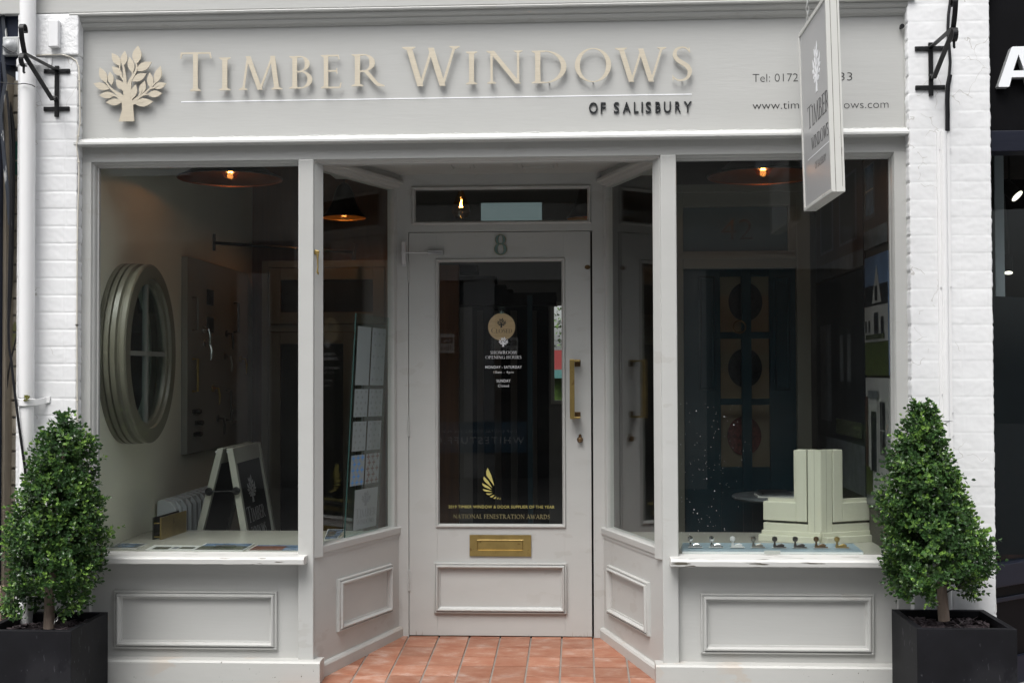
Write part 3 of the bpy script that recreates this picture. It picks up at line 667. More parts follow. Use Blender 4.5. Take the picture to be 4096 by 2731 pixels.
# door frame wall at the back of the porch
dX0, dX1 = X(1637.5, 1700, DD), X(2367.5, 1700, DD); dZ1 = (Z(1639, 931.8, DD)+Z(2366, 927.2, DD))/2; dZ0 = .004
tX0, tX1, tZ0, tZ1 = rect(1653, 749, 2359, 893, DD)
fY = DD-.012
b = MB()
b.box(pL1[0]-.05, dX0-.003, fY, fY+.07, -.06, zCe+.02); b3 = MB().box(dX1+.006, pR1[0]+.05, fY, fY+.07, -.06, zCe+.02); b3.build('door_jamb', M['paint'], SF)
b2 = MB(); b2.box(dX0-.003, dX1+.006, fY, fY+.07, dZ1+.003, tZ0); b2.box(dX0-.003, dX1+.006, fY, fY+.07, tZ1, zCe+.02); b2.box(dX0-.003, tX0, fY, fY+.07, tZ0, tZ1); b2.box(tX1, dX1+.006, fY, fY+.07, tZ0, tZ1)
b.build('door_jamb', M['paint'], SF); b2.build('transom_frame', M['paint'], SF)
tb_ = MB().frame(tX0-.006, tX1+.006, tZ0-.006, tZ1+.006, fY, .018, [(-.05, 0), (0, .004), (.3, .009), (.6, .008), (.8, .002), (1, -.006), (1, -.02)]); tb_.build('transom_bead', M['paint'], SF, smooth=True)
MB().box(tX0, tX1, fY+.012, fY+.017, tZ0, tZ1).build('transom_glass', M['glass'], SF)
# black strip standing in for the shadow gap under the door
MB().box(dX0, dX1, DD-.002, DD+.05, -.05, .002).build('shadow_gap_strip', M['black_vinyl'], SF)

# ------------------------------------------------------------------ DOOR
DR = bpy.data.objects.new('door', None); COL.objects.link(DR); DR.parent = SF; DR['org'] = (0, 0, 0); DR['label'] = 'grey painted glazed door with a brass letter plate and pull handle'
dy = fY+.001
hx0, hx1, hz0, hz1 = rect(1749, 1039, 2256.5, 2103, DD)
d_ = MB()
d_.box(dX0, hx0, dy, dy+.045, dZ0, dZ1); d_.box(hx1, dX1-.004, dy, dy+.045, dZ0, dZ1); d_.box(hx0, hx1, dy+.0009, dy+.044, hz1, dZ1); d_.box(hx0, hx1, dy+.0009, dy+.044, dZ0, hz0)
bm_d = d_.build('door_leaf', M['paint'], DR, bevel=.0008)
ck = MB(); rk = random.Random(3)
for k in range(16):
    px = rk.choice((2285, 2300, 2320, 2338, 2350, 1650, 1665, 1690)) + rk.uniform(-6, 6); x_ = X(px, 2500, DD); h_ = rk.uniform(.006, .03)
    ck.add([(x_, dy-.0004, dZ0+.001), (x_+.0016, dy-.0004, dZ0+.001), (x_+rk.uniform(-.001, .002), dy-.0004, dZ0+h_)], [(0, 1, 2)])
o_ck = ck.build('paint_cracks', M['bark'], DR, recalc=False); o_ck['kind'] = 'stuff'
fr_ = MB().frame(hx0-.007, hx1+.007, hz0-.007, hz1+.007, dy, .018, [(-.05, 0), (0, .004), (.3, .010), (.6, .009), (.8, .002), (1, -.006), (1, -.02)]); fr_.build('glass_bead', M['paint'], DR, smooth=True)
MB().box(hx0, hx1, dy+.014, dy+.020, hz0, hz1).build('door_glass', M['glass'], DR)
q = rect(1737.5, 2248, 2267, 2449, DD); MB().frame(q[0], q[1], q[2], q[3], dy, .030, PM).build('panel_moulding', M['paint'], DR, smooth=True)
# letter plate
q = rect(1879.5, 2136.5, 2125, 2221.5, DD); q2 = rect(1911, 2158, 2092, 2197, DD)
lp_ = MB(); y0 = dy-.007
lp_.box(q[0], q2[0], y0, dy, q[2], q[3]); lp_.box(q2[1], q[1], y0, dy, q[2], q[3]); lp_.box(q2[0], q2[1], y0, dy, q[2], q2[2]); lp_.box(q2[0], q2[1], y0, dy, q2[3], q[3])
lpo = lp_.build('letter_plate', M['brass'], DR)
MB().box(q2[0]+.002, q2[1]-.002, dy-.0035, dy, q2[2]+.002, q2[3]-.002).build('letter_flap', M['brass'], DR, bevel=.001)
MB().frame(q2[0]-.003, q2[1]+.003, q2[2]-.003, q2[3]+.003, y0, .005, [(0, 0), (.3, .0012), (.6, .001), (1, -.003)]).build('letter_rim', M['brass'], DR)
# pull handle: square bar on two cranked ends
xa, xb = X(2279, 1560, DD-.07), X(2298, 1560, DD-.07); za, zb = Z(2288, 1675, DD-.07), Z(2288, 1437, DD-.07)
mx0, mx1 = X(2298, 1650, DD-.02), X(2322, 1650, DD-.0)
hb = MB().box(xa, xb, dy-.072, dy-.058, za, zb); hb.build('pull_handle', M['brass'], DR, bevel=.0012)
for zz in (za, zb-.014):
    m_ = MB(); m_.box(xb, mx1, dy-.070, dy-.060, zz+.001, zz+.006) if 0 else None
    m_ = MB().box(xa+.004, mx1-.001, dy-.071, dy-.0005, zz+.002, zz+.010); m_.build('handle_arm', M['brass'], DR, bevel=.001)
for y0_, y1_ in ((1438, 1466), (1646.5, 1671)):
    q = rect(2299, y0_, 2322, y1_, DD); p_ = MB().box(q[0], q[1], dy-.004, dy, q[2], q[3]); p_.build('handle_plate', M['bronze'], DR, bevel=.0008)
# turn knob with escutcheon, upper keyhole cover
kx, kz = at(2320, 1757, DD); k_ = MB().lathe([(.004, 0), (.0155, .002), (.0155, .004), (.010, .010), (.013, .016), (.0135, .022), (.010, .028), (.002, .031)], (kx, dy, kz), 'y', 20)
for v in k_.v: v.y = 2*dy-v.y
k_.build('lock_knob', M['bronze'], DR, smooth=True)
k_ = MB().lathe([(.001, 0), (.0075, .0), (.0075, .003), (.001, .004)], (kx, dy-.004, kz+.020), 'y', 14); k_.build('knob_ear', M['bronze'], DR)
ex, ez = at(2349.7, 1069.6, DD); k_ = MB().lathe([(.001, 0), (.0145, 0), (.0145, .003), (.010, .005), (.001, .005)], (ex, dy-.005, ez), 'y', 22, 1, .78); k_.build('lock_cover', M['bronze'], DR, smooth=True)
# hinges
for y0_, y1_ in ((1048, 1131), (1662, 1745), (2279, 2363)):
    q = rect(1631, y0_, 1642, y1_, DD-.01); h_ = MB()
    for k in range(5): h_.lathe([(.0045, .0015), (.0055, .002), (.0055, (q[3]-q[2])/5-.002), (.0045, (q[3]-q[2])/5-.0015)], (dX0-.001, dy-.004, q[2]+k*(q[3]-q[2])/5), 'z', 12)
    h_.box(dX0-.012, dX0+.010, dy-.0025, dy, q[2], q[3]); h_.build('hinge', M['paint'], DR)
# door closer: body on the frame, rod to a track on the door
q = rect(1603, 968, 1626, 1057, DD-.03); cl = MB(); cx_ = (q[0]+q[1])/2
cl.lathe([(.004, 0), (.011, .002), (.012, .010), (.012, q[3]-q[2]-.010), (.011, q[3]-q[2]-.002), (.004, q[3]-q[2])], (cx_, fY-.016, q[2]), 'z', 20); cl.box(cx_-.009, cx_+.009, fY-.006, fY, q[2]-.008, q[3]+.008)
cl.build('door_closer', M['silver'], DR, smooth=True)
az = Z(1690, 1011, DD-.03); ar = MB(); ar.box(cx_-.012, cx_+.012, fY-.029, fY-.004, az-.002, az+.003); ar.tube([(cx_+.010, fY-.022, az), (X(1725, 1012, DD-.03), fY-.020, az-.001)], .0025, 8)
q = rect(1712, 1003, 1773, 1018, DD-.02); ar.box(q[0], q[1], fY-.020, fY-.001, q[3]-.003, q[3]); ar.box(q[0], q[1], fY-.020, fY-.001, q[2], q[2]+.003); ar.box(q[1]-.006, q[1], fY-.020, fY-.001, q[2], q[3]); ar.box(q[0], q[1], fY-.006, fY-.001, q[2]+.003, q[3]-.003)
ar.build('closer_arm', M['silver'], DR)
# numeral 8: enamel face on a brass back
q = rect(1977.7, 940, 2028.2, 1020.5, DD)
def eight(x0, x1, z0, z1, g=0):
    cx = (x0+x1)/2; w_ = (x1-x0)/2; h = z1-z0; zm = z0+h*.54; r = []
    up_, lo_ = (z1-zm+h*.03)/2, (zm-z0+h*.03)/2
    for a0, a1 in ((-90, 91), (90, 271)):
        r.append(ring(cx, z1-up_+g*0, w_*.84+g, up_+g, a0, a1, w_*.5+2*g, w_*.2+2*g)); r.append(ring(cx, z0+lo_, w_+g, lo_+g, a0, a1, w_*.55+2*g, w_*.22+2*g))
    return r
P8 = lambda u, v, w_: (u, dy-w_, v)
MB().polys(eight(*q, .0018), P8, .003).build('number_back', M['brass'], DR)
MB().polys(eight(*q), lambda u, v, w_: (u, dy-.0036-w_, v), .002).build('house_number', M['verdigris'], DR)
# vinyl lettering on the door glass
gf = dy+.0135; PD = lambda u, v, w_: (u, gf-w_, v)
def dline(y_, x0, x1, cap): return X(x0, y_, DD), X(x1, y_, DD), Z((x0+x1)/2, y_+cap/2, DD), cap/F_*(DD+5.46)*1.0
V = MB(); a = dline(1409.4, 1961.6, 2066.7, 12.5); V.polys(serif_text('SHOWROOM', *a), PD, .0004)
a = dline(1428.5, 1942, 2085.5, 12.5); V.polys(serif_text('OPENING HOURS', *a), PD, .0004); V.build('hours_lettering', M['white_vinyl'], DR)
V = MB()
for tx, y_, x0, x1, cap, bd in (('MONDAY - SATURDAY', 1467.5, 1941.5, 2087, 11.5, .004), ('10am - 4pm', 1487.5, 1974.8, 2053.4, 11, -.008), ('SUNDAY', 1522.3, 1986, 2042, 11.5, .004), ('Closed', 1542, 1992, 2035.3, 11, -.008)):
    a = dline(y_, x0, x1, cap); sans(V, tx, a[0], a[1], a[2], a[3], PD, .0005, bd, 1.1)
V.build('hours_lettering', M['white_vinyl'], DR)
q = rect(1994, 1347, 2033.5, 1386, DD); MB().polys(emblem_at(*q), PD, .0020, .00002).build('tree_decal', M['white_vinyl'], DR)
V = MB(); a = dline(2026, 1794, 2217.4, 12.2); sans(V, '2019 TIMBER WINDOW & DOOR SUPPLIER OF THE YEAR', *a, PD, .0005, -.002, 1.08); V.build('award_lettering', M['gold_vinyl'], DR)
V = MB(); a = dline(2064.7, 1813, 2199.6, 16); V.polys(serif_text('NATIONAL FENESTRATION AWARDS', *a), PD, .0004); V.build('award_lettering', M['gold_dim'], DR)
wing = [((897,940),(885,975),(887,1010),(957,1105),(930,1010)), ((863,1018),(858,1040),(868,1062),(938,1122),(905,1062)), ((848,1078),(852,1098),(872,1115),(935,1138),(900,1105)), ((852,1130),(862,1147),(885,1154),(940,1155),(905,1142)),
        ((882,1170),(895,1182),(912,1185),(942,1168),(918,1170)), ((915,1200),(930,1207),(943,1203),(960,1183),(940,1188)), ((948,1215),(958,1219),(968,1214),(975,1197),(962,1204)), ((980,1220),(987,1223),(993,1217),(997,1204),(989,1209)), ((1003,1223),(1008,1225),(1012,1218),(1014,1208),(1009,1213))]
V = MB(); V.polys([[at(1550+px/2.24, 1450+py/2.24, DD) for px, py in w_] for w_ in wing], PD, .0004); V.build('wing_emblem', M['gold_vinyl'], DR)
# ================================================================== closed sign hanging inside the door glass
CS = thing('closed_sign', 'round pale wooden disc reading Closed hung by a clear sucker in the door glass', 'sign', (X(2005.8, 1306.7, DD), gf+.016, Z(2005.8, 1306.7, DD)))
cx, cz = CS.location.x, CS.location.z; rd = 54.7/F_*(DD+5.46)
dk = MB().lathe([(.001, .004), (rd-.001, .004), (rd, .003), (rd, .001), (rd-.001, 0), (.001, 0)], (cx, gf+.012, cz), 'y', 48); dk.build('disc', M['wood_pale'], CS)
PC = lambda u, v, w_: (cx+u, gf+.012-w_, cz+v)
MB().polys([[(u, v) for u, v in p] for p in emblem_at(-.024, .024, -.004, .045)], PC, .0003, .00002).polys(serif_text('CLOSED', -.052, .052, -.031, .020, 1.3), PC, .0003, .00002).build('lettering', M['black_vinyl'], CS)
sk2 = MB().lathe([(.004, 0), (.020, .001), (.020, .003), (.010, .006), (.006, .012), (.002, .014)], (cx, gf+.007, cz+rd+.016), 'y', 20); sk2.build('sucker', M['glass_clear'], CS, smooth=True)
MB().tube([(cx, gf+.016, cz+rd-.006), (cx-.003, gf+.016, cz+rd+.006), (cx+.002, gf+.016, cz+rd+.016)], .0012, 6).build('hook', M['chain'], CS)

# ================================================================== FASCIA SIGN
FS = thing('fascia_sign', 'raised champagne metal lettering TIMBER WINDOWS with a leafy tree emblem on the grey fascia', 'sign', (X(1250, 380), 0, Z(1250, 380)))
standoff, th = .020, .004
PF = lambda u, v, w_: (u, -standoff-w_, v)
q = rect(375, 184, 668, 487, 0)
q = [X(375, 400, -.02), X(667, 340, -.02), Z(509, 487, -.02), Z(555, 184, -.02)]
MB().polys(emblem_at(*q), PF, th, .00008).build('tree_emblem', M['sign_gold'], FS)
LT = [('T', 721, 847, 211, 366), ('I', 877, 923, 232, 363), ('M', 957, 1130, 226, 360.5), ('B', 1158, 1250, 225.5, 356), ('E', 1284.5, 1366.5, 221, 355), ('R', 1406.5, 1538.5, 217.5, 348.5),
      ('W', 1609.5, 1838.5, 188, 346), ('I', 1864, 1909, 208, 338.5), ('N', 1946.5, 2090.5, 204.5, 336.5), ('D', 2127, 2266, 203.5, 334.5), ('O', 2299.5, 2444.5, 194, 330), ('W', 2461, 2665.5, 192, 328.5), ('S', 2689.5, 2768, 188, 326)]
for ch, x0, x1, y0, y1 in LT:
    a, b = X(x0, 280, -.02), X(x1, 280, -.02); z0, z1 = Z((x0+x1)/2, y1, -.02), Z((x0+x1)/2, y0, -.02)
    ps = G[ch][1]; u0 = min(u for p in ps for u, v in p); u1 = max(u for p in ps for u, v in p); v0 = min(v for p in ps for u, v in p); v1 = max(v for p in ps for u, v in p)
    L_ = MB().polys([[(a+(u-u0)/(u1-u0)*(b-a), z0+(v-v0)/(v1-v0)*(z1-z0)) for u, v in p] for p in ps], PF, th, .00008)
    L_.build('letter', M['sign_gold'], FS)
    # stand-off pins
pn = MB()
for ch, x0, x1, y0, y1 in LT:
    for fx, fy in ((.3, .06),) if ch not in 'ODS' else ((.5, .03),):
        if ch == 'N': fx = .12
        if ch == 'M': fx = .1
        if ch in 'ER': fx = .2
        p = at(x0+(x1-x0)*fx, y1+(y0-y1)*fy, -.02); 
        if ch in 'TI': p = at((x0+x1)/2, y1+(y0-y1)*(.2 if fy < .5 else .8), -.02)
        pn = MB(); pn.tube([(p[0], 0, p[1]), (p[0], -standoff, p[1])], .003, 8); pn.build('standoff_pin', M['silver'], FS)
u0 = (X(725, 413), Z(725, 413)); u1 = (X(2767, 373.7), Z(2767, 373.7)); hz = (u0[1]+u1[1])/2
MB().box(u0[0], u1[0], -.0012, .0005, hz-.0024, hz+.0024).build('rule_line', M['white_vinyl'], FS)
OS = 'OFSALISBURY'; ox = [2356, 2403, 2455, 2491, 2536, 2566, 2583, 2622, 2656, 2701, 2736]; ow_ = [35, 20, 22, 32, 18, 6, 22, 21, 28, 22, 31]
for i, ch in enumerate(OS):
    zb_ = Z(ox[i], 453-(ox[i]-2356)*.012, -.01)
    L_ = MB(); sans(L_, ch, X(ox[i], 430, -.01), X(ox[i]+ow_[i], 430, -.01), zb_, 45/F_*5.46, lambda u, v, w_: (u, .0-w_, v), .007, .010); L_.build('small_letter', M['black_letter'], FS)
# ---- printed contact lines
CT = thing('contact_lettering', 'thin black telephone and web address lettering on the right of the fascia', 'lettering', (X(3280, 380), 0, Z(3280, 380)))
PV = lambda u, v, w_: (u, -.0004-w_, v)
V = MB(); cap = 34.5/F_*5.46
for tx, x0, x1, y_ in (('Tel: 0172', 3010.5, 3192, 328), ('2', 3201, 3221, 326), ('033', 3325, 3409, 323.5)):
    V = MB(); sans(V, tx, X(x0, y_), X(x1, y_), Z((x0+x1)/2, y_), cap, PV, .0004, -.013); V.build('telephone_line', M['black_vinyl'], CT)
V = MB()
for tx, x0, x1, y_ in (('www.tim', 3010.5, 3196, 437), ('berwin', 3204, 3341, 435.6), ('dows.com', 3350, 3554, 434)): sans(V, tx, X(x0, y_), X(x1, y_), Z((x0+x1)/2, y_), cap*.98, PV, .0004, -.013); V.build('web_line', M['black_vinyl'], CT)
# bolt
bx, bz = at(3602, 113, 0); BT = MB().lathe([(.001, 0), (.010, 0), (.010, .012), (.006, .014), (.006, .03), (.001, .032)], (bx, -.032, bz), 'y', 16); BT.org = (bx, 0, bz)
tag(BT.build('bolt', M['black_iron'], smooth=True), 'dark bolt head sticking out of the fascia top right corner', 'bolt')

# ================================================================== BRICK PIERS (painted, uneven)
def pier(name, label, x0, x1, z0, z1, Y, groove, seed, edge_l, edge_r, res=.0036, course=.077):
    nx = max(4, int((x1-x0)/res)); nz = int((z1-z0)/res); mb = MB(); rn = random.Random(seed)
    offs = [rn.uniform(-.004, .004) for _ in range(400)]; br_d = [rn.uniform(-.0003, .0003) for _ in range(2000)]
    def h(x, z):
        k = (z-z0)/course+.05*noise.noise(Vector((x*3, z*1.5, seed))); r_ = int(k); fz = (k-r_)*course
        dz = min(fz, course-fz)
        st = .225 if r_ % 2 else .1125
        xx = (x-x0+(0 if r_ % 2 else .012)+offs[r_ % 400])
        c_ = int(xx/st); fx = xx-c_*st; dx = min(fx, st-fx) if 0 < c_ or True else 1
        g_ = 0
        s2 = lambda d, w_: max(0, 1-(d/w_)**2)
        fade = .55+.6*noise.noise(Vector((x*5, z*3, seed+9)))
        g_ = groove*max(s2(dz, .0058)*(1+.5*fade), .8*s2(dx, .0055)*min(1, fade+.25) if x > x0+.01 else 0)
        d_ = br_d[(r_*13+c_*7) % 2000]*(1.0 if dz > .006 else .4)
        n_ = .0012*noise.noise(Vector((x*14, z*17, seed)))+.0006*noise.noise(Vector((x*45, z*50, seed)))
        return -g_+d_+n_
    for j in range(nz+1):
        zz = z0+(z1-z0)*j/nz
        el = .004*noise.noise(Vector((seed, zz*9, 1)))+.003*noise.noise(Vector((seed, zz*40, 3)))
        kz = ((zz-z0)/course) % 1; nk = max(0, 1-(min(kz, 1-kz)/.10)**2)*.004
        for i in range(nx+1):
            t = i/nx; xx = x0+(x1-x0)*t
            sx_ = xx
            if i == 0 and edge_l: sx_ = xx+nk+el
            if i == nx and edge_r: sx_ = xx-nk+el
            dpt = h(xx, zz)
            if (i == 0 and edge_l) or (i == nx and edge_r): dpt -= .006
            mb.v.append(Vector((sx_, Y-dpt, zz)))
    W_ = nx+1
    for j in range(nz):
        for i in range(nx): mb.f.append((j*W_+i, j*W_+i+1, (j+1)*W_+i+1, (j+1)*W_+i))
    # returns and back
    o = len(mb.v)
    for j in range(nz+1):
        a_ = mb.v[j*W_]; b_ = mb.v[j*W_+nx]
        mb.v.append(Vector((a_.x-.0, Y+.14, a_.z))); mb.v.append(Vector((b_.x, Y+.14, b_.z)))
    for j in range(nz):
        mb.f.append((j*W_, (j+1)*W_, o+(j+1)*2, o+j*2)); mb.f.append((j*W_+nx, o+j*2+1, o+(j+1)*2+1, (j+1)*W_+nx))
    mb.org = ((x0+x1)/2, Y, z0)
    o_ = mb.build(name, M['white_brick'], smooth=2, recalc=False)
    return tag(o_, label, 'pier')
pY = -.05
pxl0, pxl1 = X(66, 1300, pY), X(307, 1300, pY); pxr0, pxr1 = X(3642, 1300, pY), X(3971, 1100, pY)
pier('brick_pier', 'narrow white painted brick pier left of the shopfront behind a downpipe', pxl0, pxl1, -.1, zCt+.0, pY, .0012, 3, 0, 1)
pier('brick_pier', 'wide white painted brick pier right of the shopfront with cracked paint', pxr0, pxr1, -.1, zCt+.0, pY, .0004, 11, 1, 1)
# pebbly stone block at the head of the left pier and the small white block on it
bz0 = Z(250, 224, pY); PB = MB().box(pxl0+.01, X(318, 150, pY), pY-.014, pY+.05, bz0, zCt-.004); PB.org = (X(230, 224, pY), pY, bz0)
tag(PB.build('render_pad', specks(mat('pitted_white_render', (.76, .765, .77), .6, bump=1, bscale=40, bdist=.006), (.3, .3, .3), 45, .70, .9, mscale=3, mlo=.35), bevel=.006), 'pitted white rendered block at the top of the left pier', 'render block')
q = rect(197, 84, 238, 191, pY-.03); JB = MB().box(q[0], q[1], pY-.045, pY-.0145, q[2], q[3]); JB.org = ((q[0]+q[1])/2, pY-.015, q[2])
tag(JB.build('junction_block', M['white_brick'], bevel=.004), 'small upright white block fixed above the left iron bracket', 'block')
# conduit cover on the right pier
q = rect(3757, 524, 3808, 1683, pY-.02); CC = thing('conduit_cover', 'white metal conduit cover running down the right brick pier', 'conduit', ((q[0]+q[1])/2, pY, q[2]))
xm = (q[0]+q[1])/2; cw = X(3796, 1000, pY)-X(3771, 1000, pY)
c = MB(); c.box(q[0], q[1], pY-.008, pY+.004, q[2], q[3]); c.sweep([(cos(a)*cw*.55, sin(a)*cw*.55) for a in [radians(k) for k in range(0, 181, 20)]], [((xm, pY-.007, q[2]), (1, 0, 0), (0, -1, 0)), ((xm, pY-.007, q[3]), (1, 0, 0), (0, -1, 0))])
c.build('cover_strip', M['white_pvc'], CC, smooth=True)
q3 = rect(3766, 1685, 3820, 2480, pY-.02); c = MB(); c.box(q3[0], q3[1], pY-.008, pY+.004, q3[2], q3[3]); c.sweep([(cos(a)*cw*.6, sin(a)*cw*.4) for a in [radians(k) for k in range(0, 181, 20)]], [(((q3[0]+q3[1])/2, pY-.007, q3[2]), (1, 0, 0), (0, -1, 0)), (((q3[0]+q3[1])/2, pY-.007, q3[3]), (1, 0, 0), (0, -1, 0))])
c.build('lower_strip', M['white_pvc'], CC, smooth=True)
for px, py in ((3760, 600), (3802, 596), (3764.5, 1151), (3805, 1148), (3770, 1578), (3812, 1651), (3773, 1749), (3814, 1744)):
    p = at(px, py, pY-.01); MB().lathe([(.001, 0), (.004, 0), (.004, .002), (.001, .0035)], (p[0], pY-.0115, p[1]), 'y', 10).build('screw', M['silver'], CC)
# black cable on the right pier
pts = [at(px, py, pY-.012) for px, py in ((3808, -60), (3802, 0), (3794, 60), (3791, 130), (3797, 190), (3801, 250), (3797, 300), (3788, 345), (3786, 400), (3787, 460), (3787, 524))]
cb = MB().tube([(a, pY-.012, b) for a, b in pts], .0065, 8); cb.tube([(a+.010, pY-.010, b) for a, b in pts[6:]], .004, 6); cb.org = (pts[-1][0], pY, pts[-1][1])
tag(cb.build('cable', M['black_cable'], smooth=True), 'black cable dropping down the right white pier into the conduit cover', 'cable')
# cream cable on left pier edge
pts = [((3, 3)[0]*0+x_/1.7425, y_/1.7425) for x_, y_ in ((255, 388), (330, 384), (430, 382), (490, 398), (530, 425), (549, 470), (553, 560), (556, 700), (558, 850), (545, 950), (533, 1015), (540, 1070), (550, 1130), (549, 1300), (543, 1450), (541, 1568))]+[(309, 1000), (308, 1300), (309, 1600), (311, 1900), (312, 2300)]
yv = lambda i, y_: pY-.018 if y_ < 225 else (pY-.004)
cb = MB(); P3 = []
for i, (px, py) in enumerate(pts):
    Yc = yv(i, py); a_ = at(px, py, Yc); P3.append((a_[0], Yc, a_[1]))
cb.tube(P3, .0032, 8)
for py in (322, 540, 645, 1251, 1599, 1000, 1400): 
    i = min(range(len(pts)), key=lambda k: abs(pts[k][1]-py)); p = P3[i]; cb.box(p[0]-.005, p[0]+.005, p[1]-.005, p[1]+.004, p[2]-.003, p[2]+.003)
cb.org = P3[-1]; tag(cb.build('cable', M['cream_cable'], smooth=True), 'thin cream cable clipped down the inner edge of the left pier', 'cable')

# ------------------------------------------------------------------ downpipe on the left
pw = .0345; dpx = X(106, 900, pY-.06); DP = thing('downpipe', 'white painted cast iron downpipe with moss on its lower clip', 'pipe', (dpx, pY-.06, -.05))
zc1, zc2 = Z(108, 222, pY-.07), Z(108, 1589, pY-.07)
yP = pY-.055
d = MB(); d.tube([(dpx, yP, zc2), (dpx-.002, yP, 3.4)], pw, 28); d.build('pipe', M['white_pvc'], DP, smooth=True)
MB().tube([(dpx+.002, yP, -.08), (dpx+.002, yP, zc2+.01)], pw*.90, 28).build('lower_pipe', M['white_pvc'], DP, smooth=True)
for zc, hgt in ((Z(108, 243, pY-.07), .042), (Z(108, 1609, pY-.07), .034)):
    cl = MB().lathe([(pw, 0), (pw+.005, .002), (pw+.005, hgt-.002), (pw, hgt)], (dpx, yP, zc-hgt/2), 'z', 28)
    cl.strap([(dpx+pw*.7, yP-.02, zc-.002), (dpx+pw+.01, yP+.005, zc), (dpx+pw+.035, pY-.008, zc+.008), (dpx+pw+.052, pY-.004, zc+.012)], (0, 0, hgt*.8), .006)
    if hgt > .04: cl.strap([(dpx-pw*.7, yP-.02, zc-.002), (dpx-pw-.008, yP-.005, zc-.004), (dpx-pw-.02, yP+.01, zc-.006)], (0, 0, hgt*.8), .006)
    cl.build('pipe_clip', M['white_pvc'], DP, smooth=True, bevel=.001)
ms = MB(); mc = at(104, 1592, pY-.1)
for _ in range(90):
    a = R0.uniform(0, 6.28); r_ = R0.random()*.013; ms.box(*[v for c_ in ((mc[0]+r_*cos(a), .004), (yP-pw-.005, .004), (mc[1]+.012*R0.random()*(1 if R0.random() > .3 else -1), .003)) for v in (c_[0]-c_[1]*R0.random(), c_[0]+c_[1]*R0.random())])
ms.build('moss', M['moss'], DP)

# ------------------------------------------------------------------ iron hanging brackets
def bracket(label, xb, ztop, zbot, cross, ztc, zbc, tipY, tipZ, s_, group):
    o = thing('hanging_bracket', label, 'bracket', (xb, pY, (ztop+zbot)/2), group)
    MB().box(xb-.0095, xb+.0095, pY-.011, pY-.001, zbot, ztop).build('wall_bar', M['black_iron'], o, bevel=.0015)
    for zc in (ztc, zbc):
        m_ = MB().box(xb-cross[0], xb+cross[1], pY-.009, pY+.003, zc-.0095, zc+.0095)
        for sx_ in (-cross[0]+.012, cross[1]-.012): m_.lathe([(.001, 0), (.005, 0), (.004, .003), (.001, .004)], (xb+sx_, pY-.012, zc), 'y', 8)
        m_.build('cross_bar', M['black_iron'], o, bevel=.0015)
    W_ = (.020, 0, 0)
    # top arm with a scroll rising at its tip
    pts = [(xb, pY-.012, ztc+.004)]; nseg = 8
    for i in range(1, nseg+1): t = i/nseg; pts.append((xb, pY-.012+(tipY-pY+.012)*t, ztc+.004+(tipZ-ztc-.004)*t))
    y_, z_ = tipY, tipZ
    # upward reverse curl: leaves the tip, bends up and hooks back to the wall side
    for k in range(1, 9):
        a = radians(-78+k*15); pts.append((xb, y_-.035*sin(radians(k*10)), z_+.012*k))
    cy, cz_ = pts[-1][1]+.020, pts[-1][2]
    for k in range(0, 13):
        a = radians(180-k*17); pts.append((xb, cy+.021*cos(a), cz_+.021*sin(a)))
    MB().strap(pts, W_, .0055).build('top_arm', M['black_iron'], o)
    # brace with a downward curl at the tip and a curl at the wall
    pts = []
    for k in range(0, 11):
        a = radians(-20+k*20); pts.append((xb, pY-.032+.021*cos(a)*1, zbc+.022-.0+.021*sin(-a)*1))
    pts = [(xb, pY-.030-.020*cos(radians(k*22)), zbc+.030+.020*sin(radians(k*22))-.0) for k in range(8, -1, -1)]
    st = pts[-1]
    for i in range(1, 11): t = i/10; pts.append((xb, st[1]+(tipY-.004-st[1])*t, st[2]-.018*(1-t)*(1 if t > 0 else 0)*sin(pi*min(1, t*3))*0+(tipZ-.006-st[2])*t))
    cy, cz_ = tipY-.004-.004, tipZ-.030
    for k in range(1, 14):
        a = radians(70+k*17); pts.append((xb, cy+.026*cos(a), cz_+.026*sin(a)))
    MB().strap(pts, W_, .0055).build('brace', M['black_iron'], o)
    MB().tube([(xb, cy+.0, cz_-.026), (xb, cy, cz_-.050), (xb+.004, cy, cz_-.055)], .0055, 8).build('hook_eye', M['black_iron'], o, smooth=True)
    return o
GRP = 'black iron hanging basket brackets on the white piers'
zt = lambda y_: Z(229, y_, pY)
bracket('black scrolled iron bracket on the left pier beside the downpipe', X(229.5, 370, pY), zt(266), zt(469), (.060, .058), zt(286.5), zt(437), pY-.33, Z(109, 214, pY-.33), 1, GRP)
zt = lambda y_: Z(3722, y_, pY)
bracket('black scrolled iron bracket on the right pier beside the black cable', X(3721.5, 270, pY), zt(173), zt(385), (.066, .060), zt(196), zt(352), pY-.33, Z(3818, 112, pY-.33), 1, GRP)

# ================================================================== PROJECTING SIGN
sXl = at(3208, 500, -.11)[0]-.0135; sT = .052
yF, yN = -.11, -.695
zb_ = (Z(3213, 844, yF)+Z(3317, 771, yN))/2; zt_ = (Z(3196, 138, yF)+.0)
PS = thing('projecting_sign', 'tall grey hanging double-sided sign with a white tree and serif lettering, projecting from the wall', 'sign', (sXl+sT/2, (yF+yN)/2, zt_))
f_ = MB(); fw_ = .018
f_.box(sXl, sXl+sT, yN, yN+.004+fw_*0+.012, zb_, zt_); f_.box(sXl, sXl+sT, yF-.016, yF, zb_, zt_); f_.box(sXl, sXl+sT, yN+.016, yF-.016, zb_, zb_+fw_*.8); f_.box(sXl, sXl+sT, yN+.016, yF-.016, zt_-fw_, zt_)
f_.build('frame', M['sign_white'], PS, bevel=.002)
e_ = MB(); e_.box(sXl+sT*.30, sXl+sT*.34, yN-.0006, yN+.001, zb_, zt_); e_.box(sXl+sT*.80, sXl+sT*.83, yN-.0006, yN+.001, zb_+.02, zt_); 
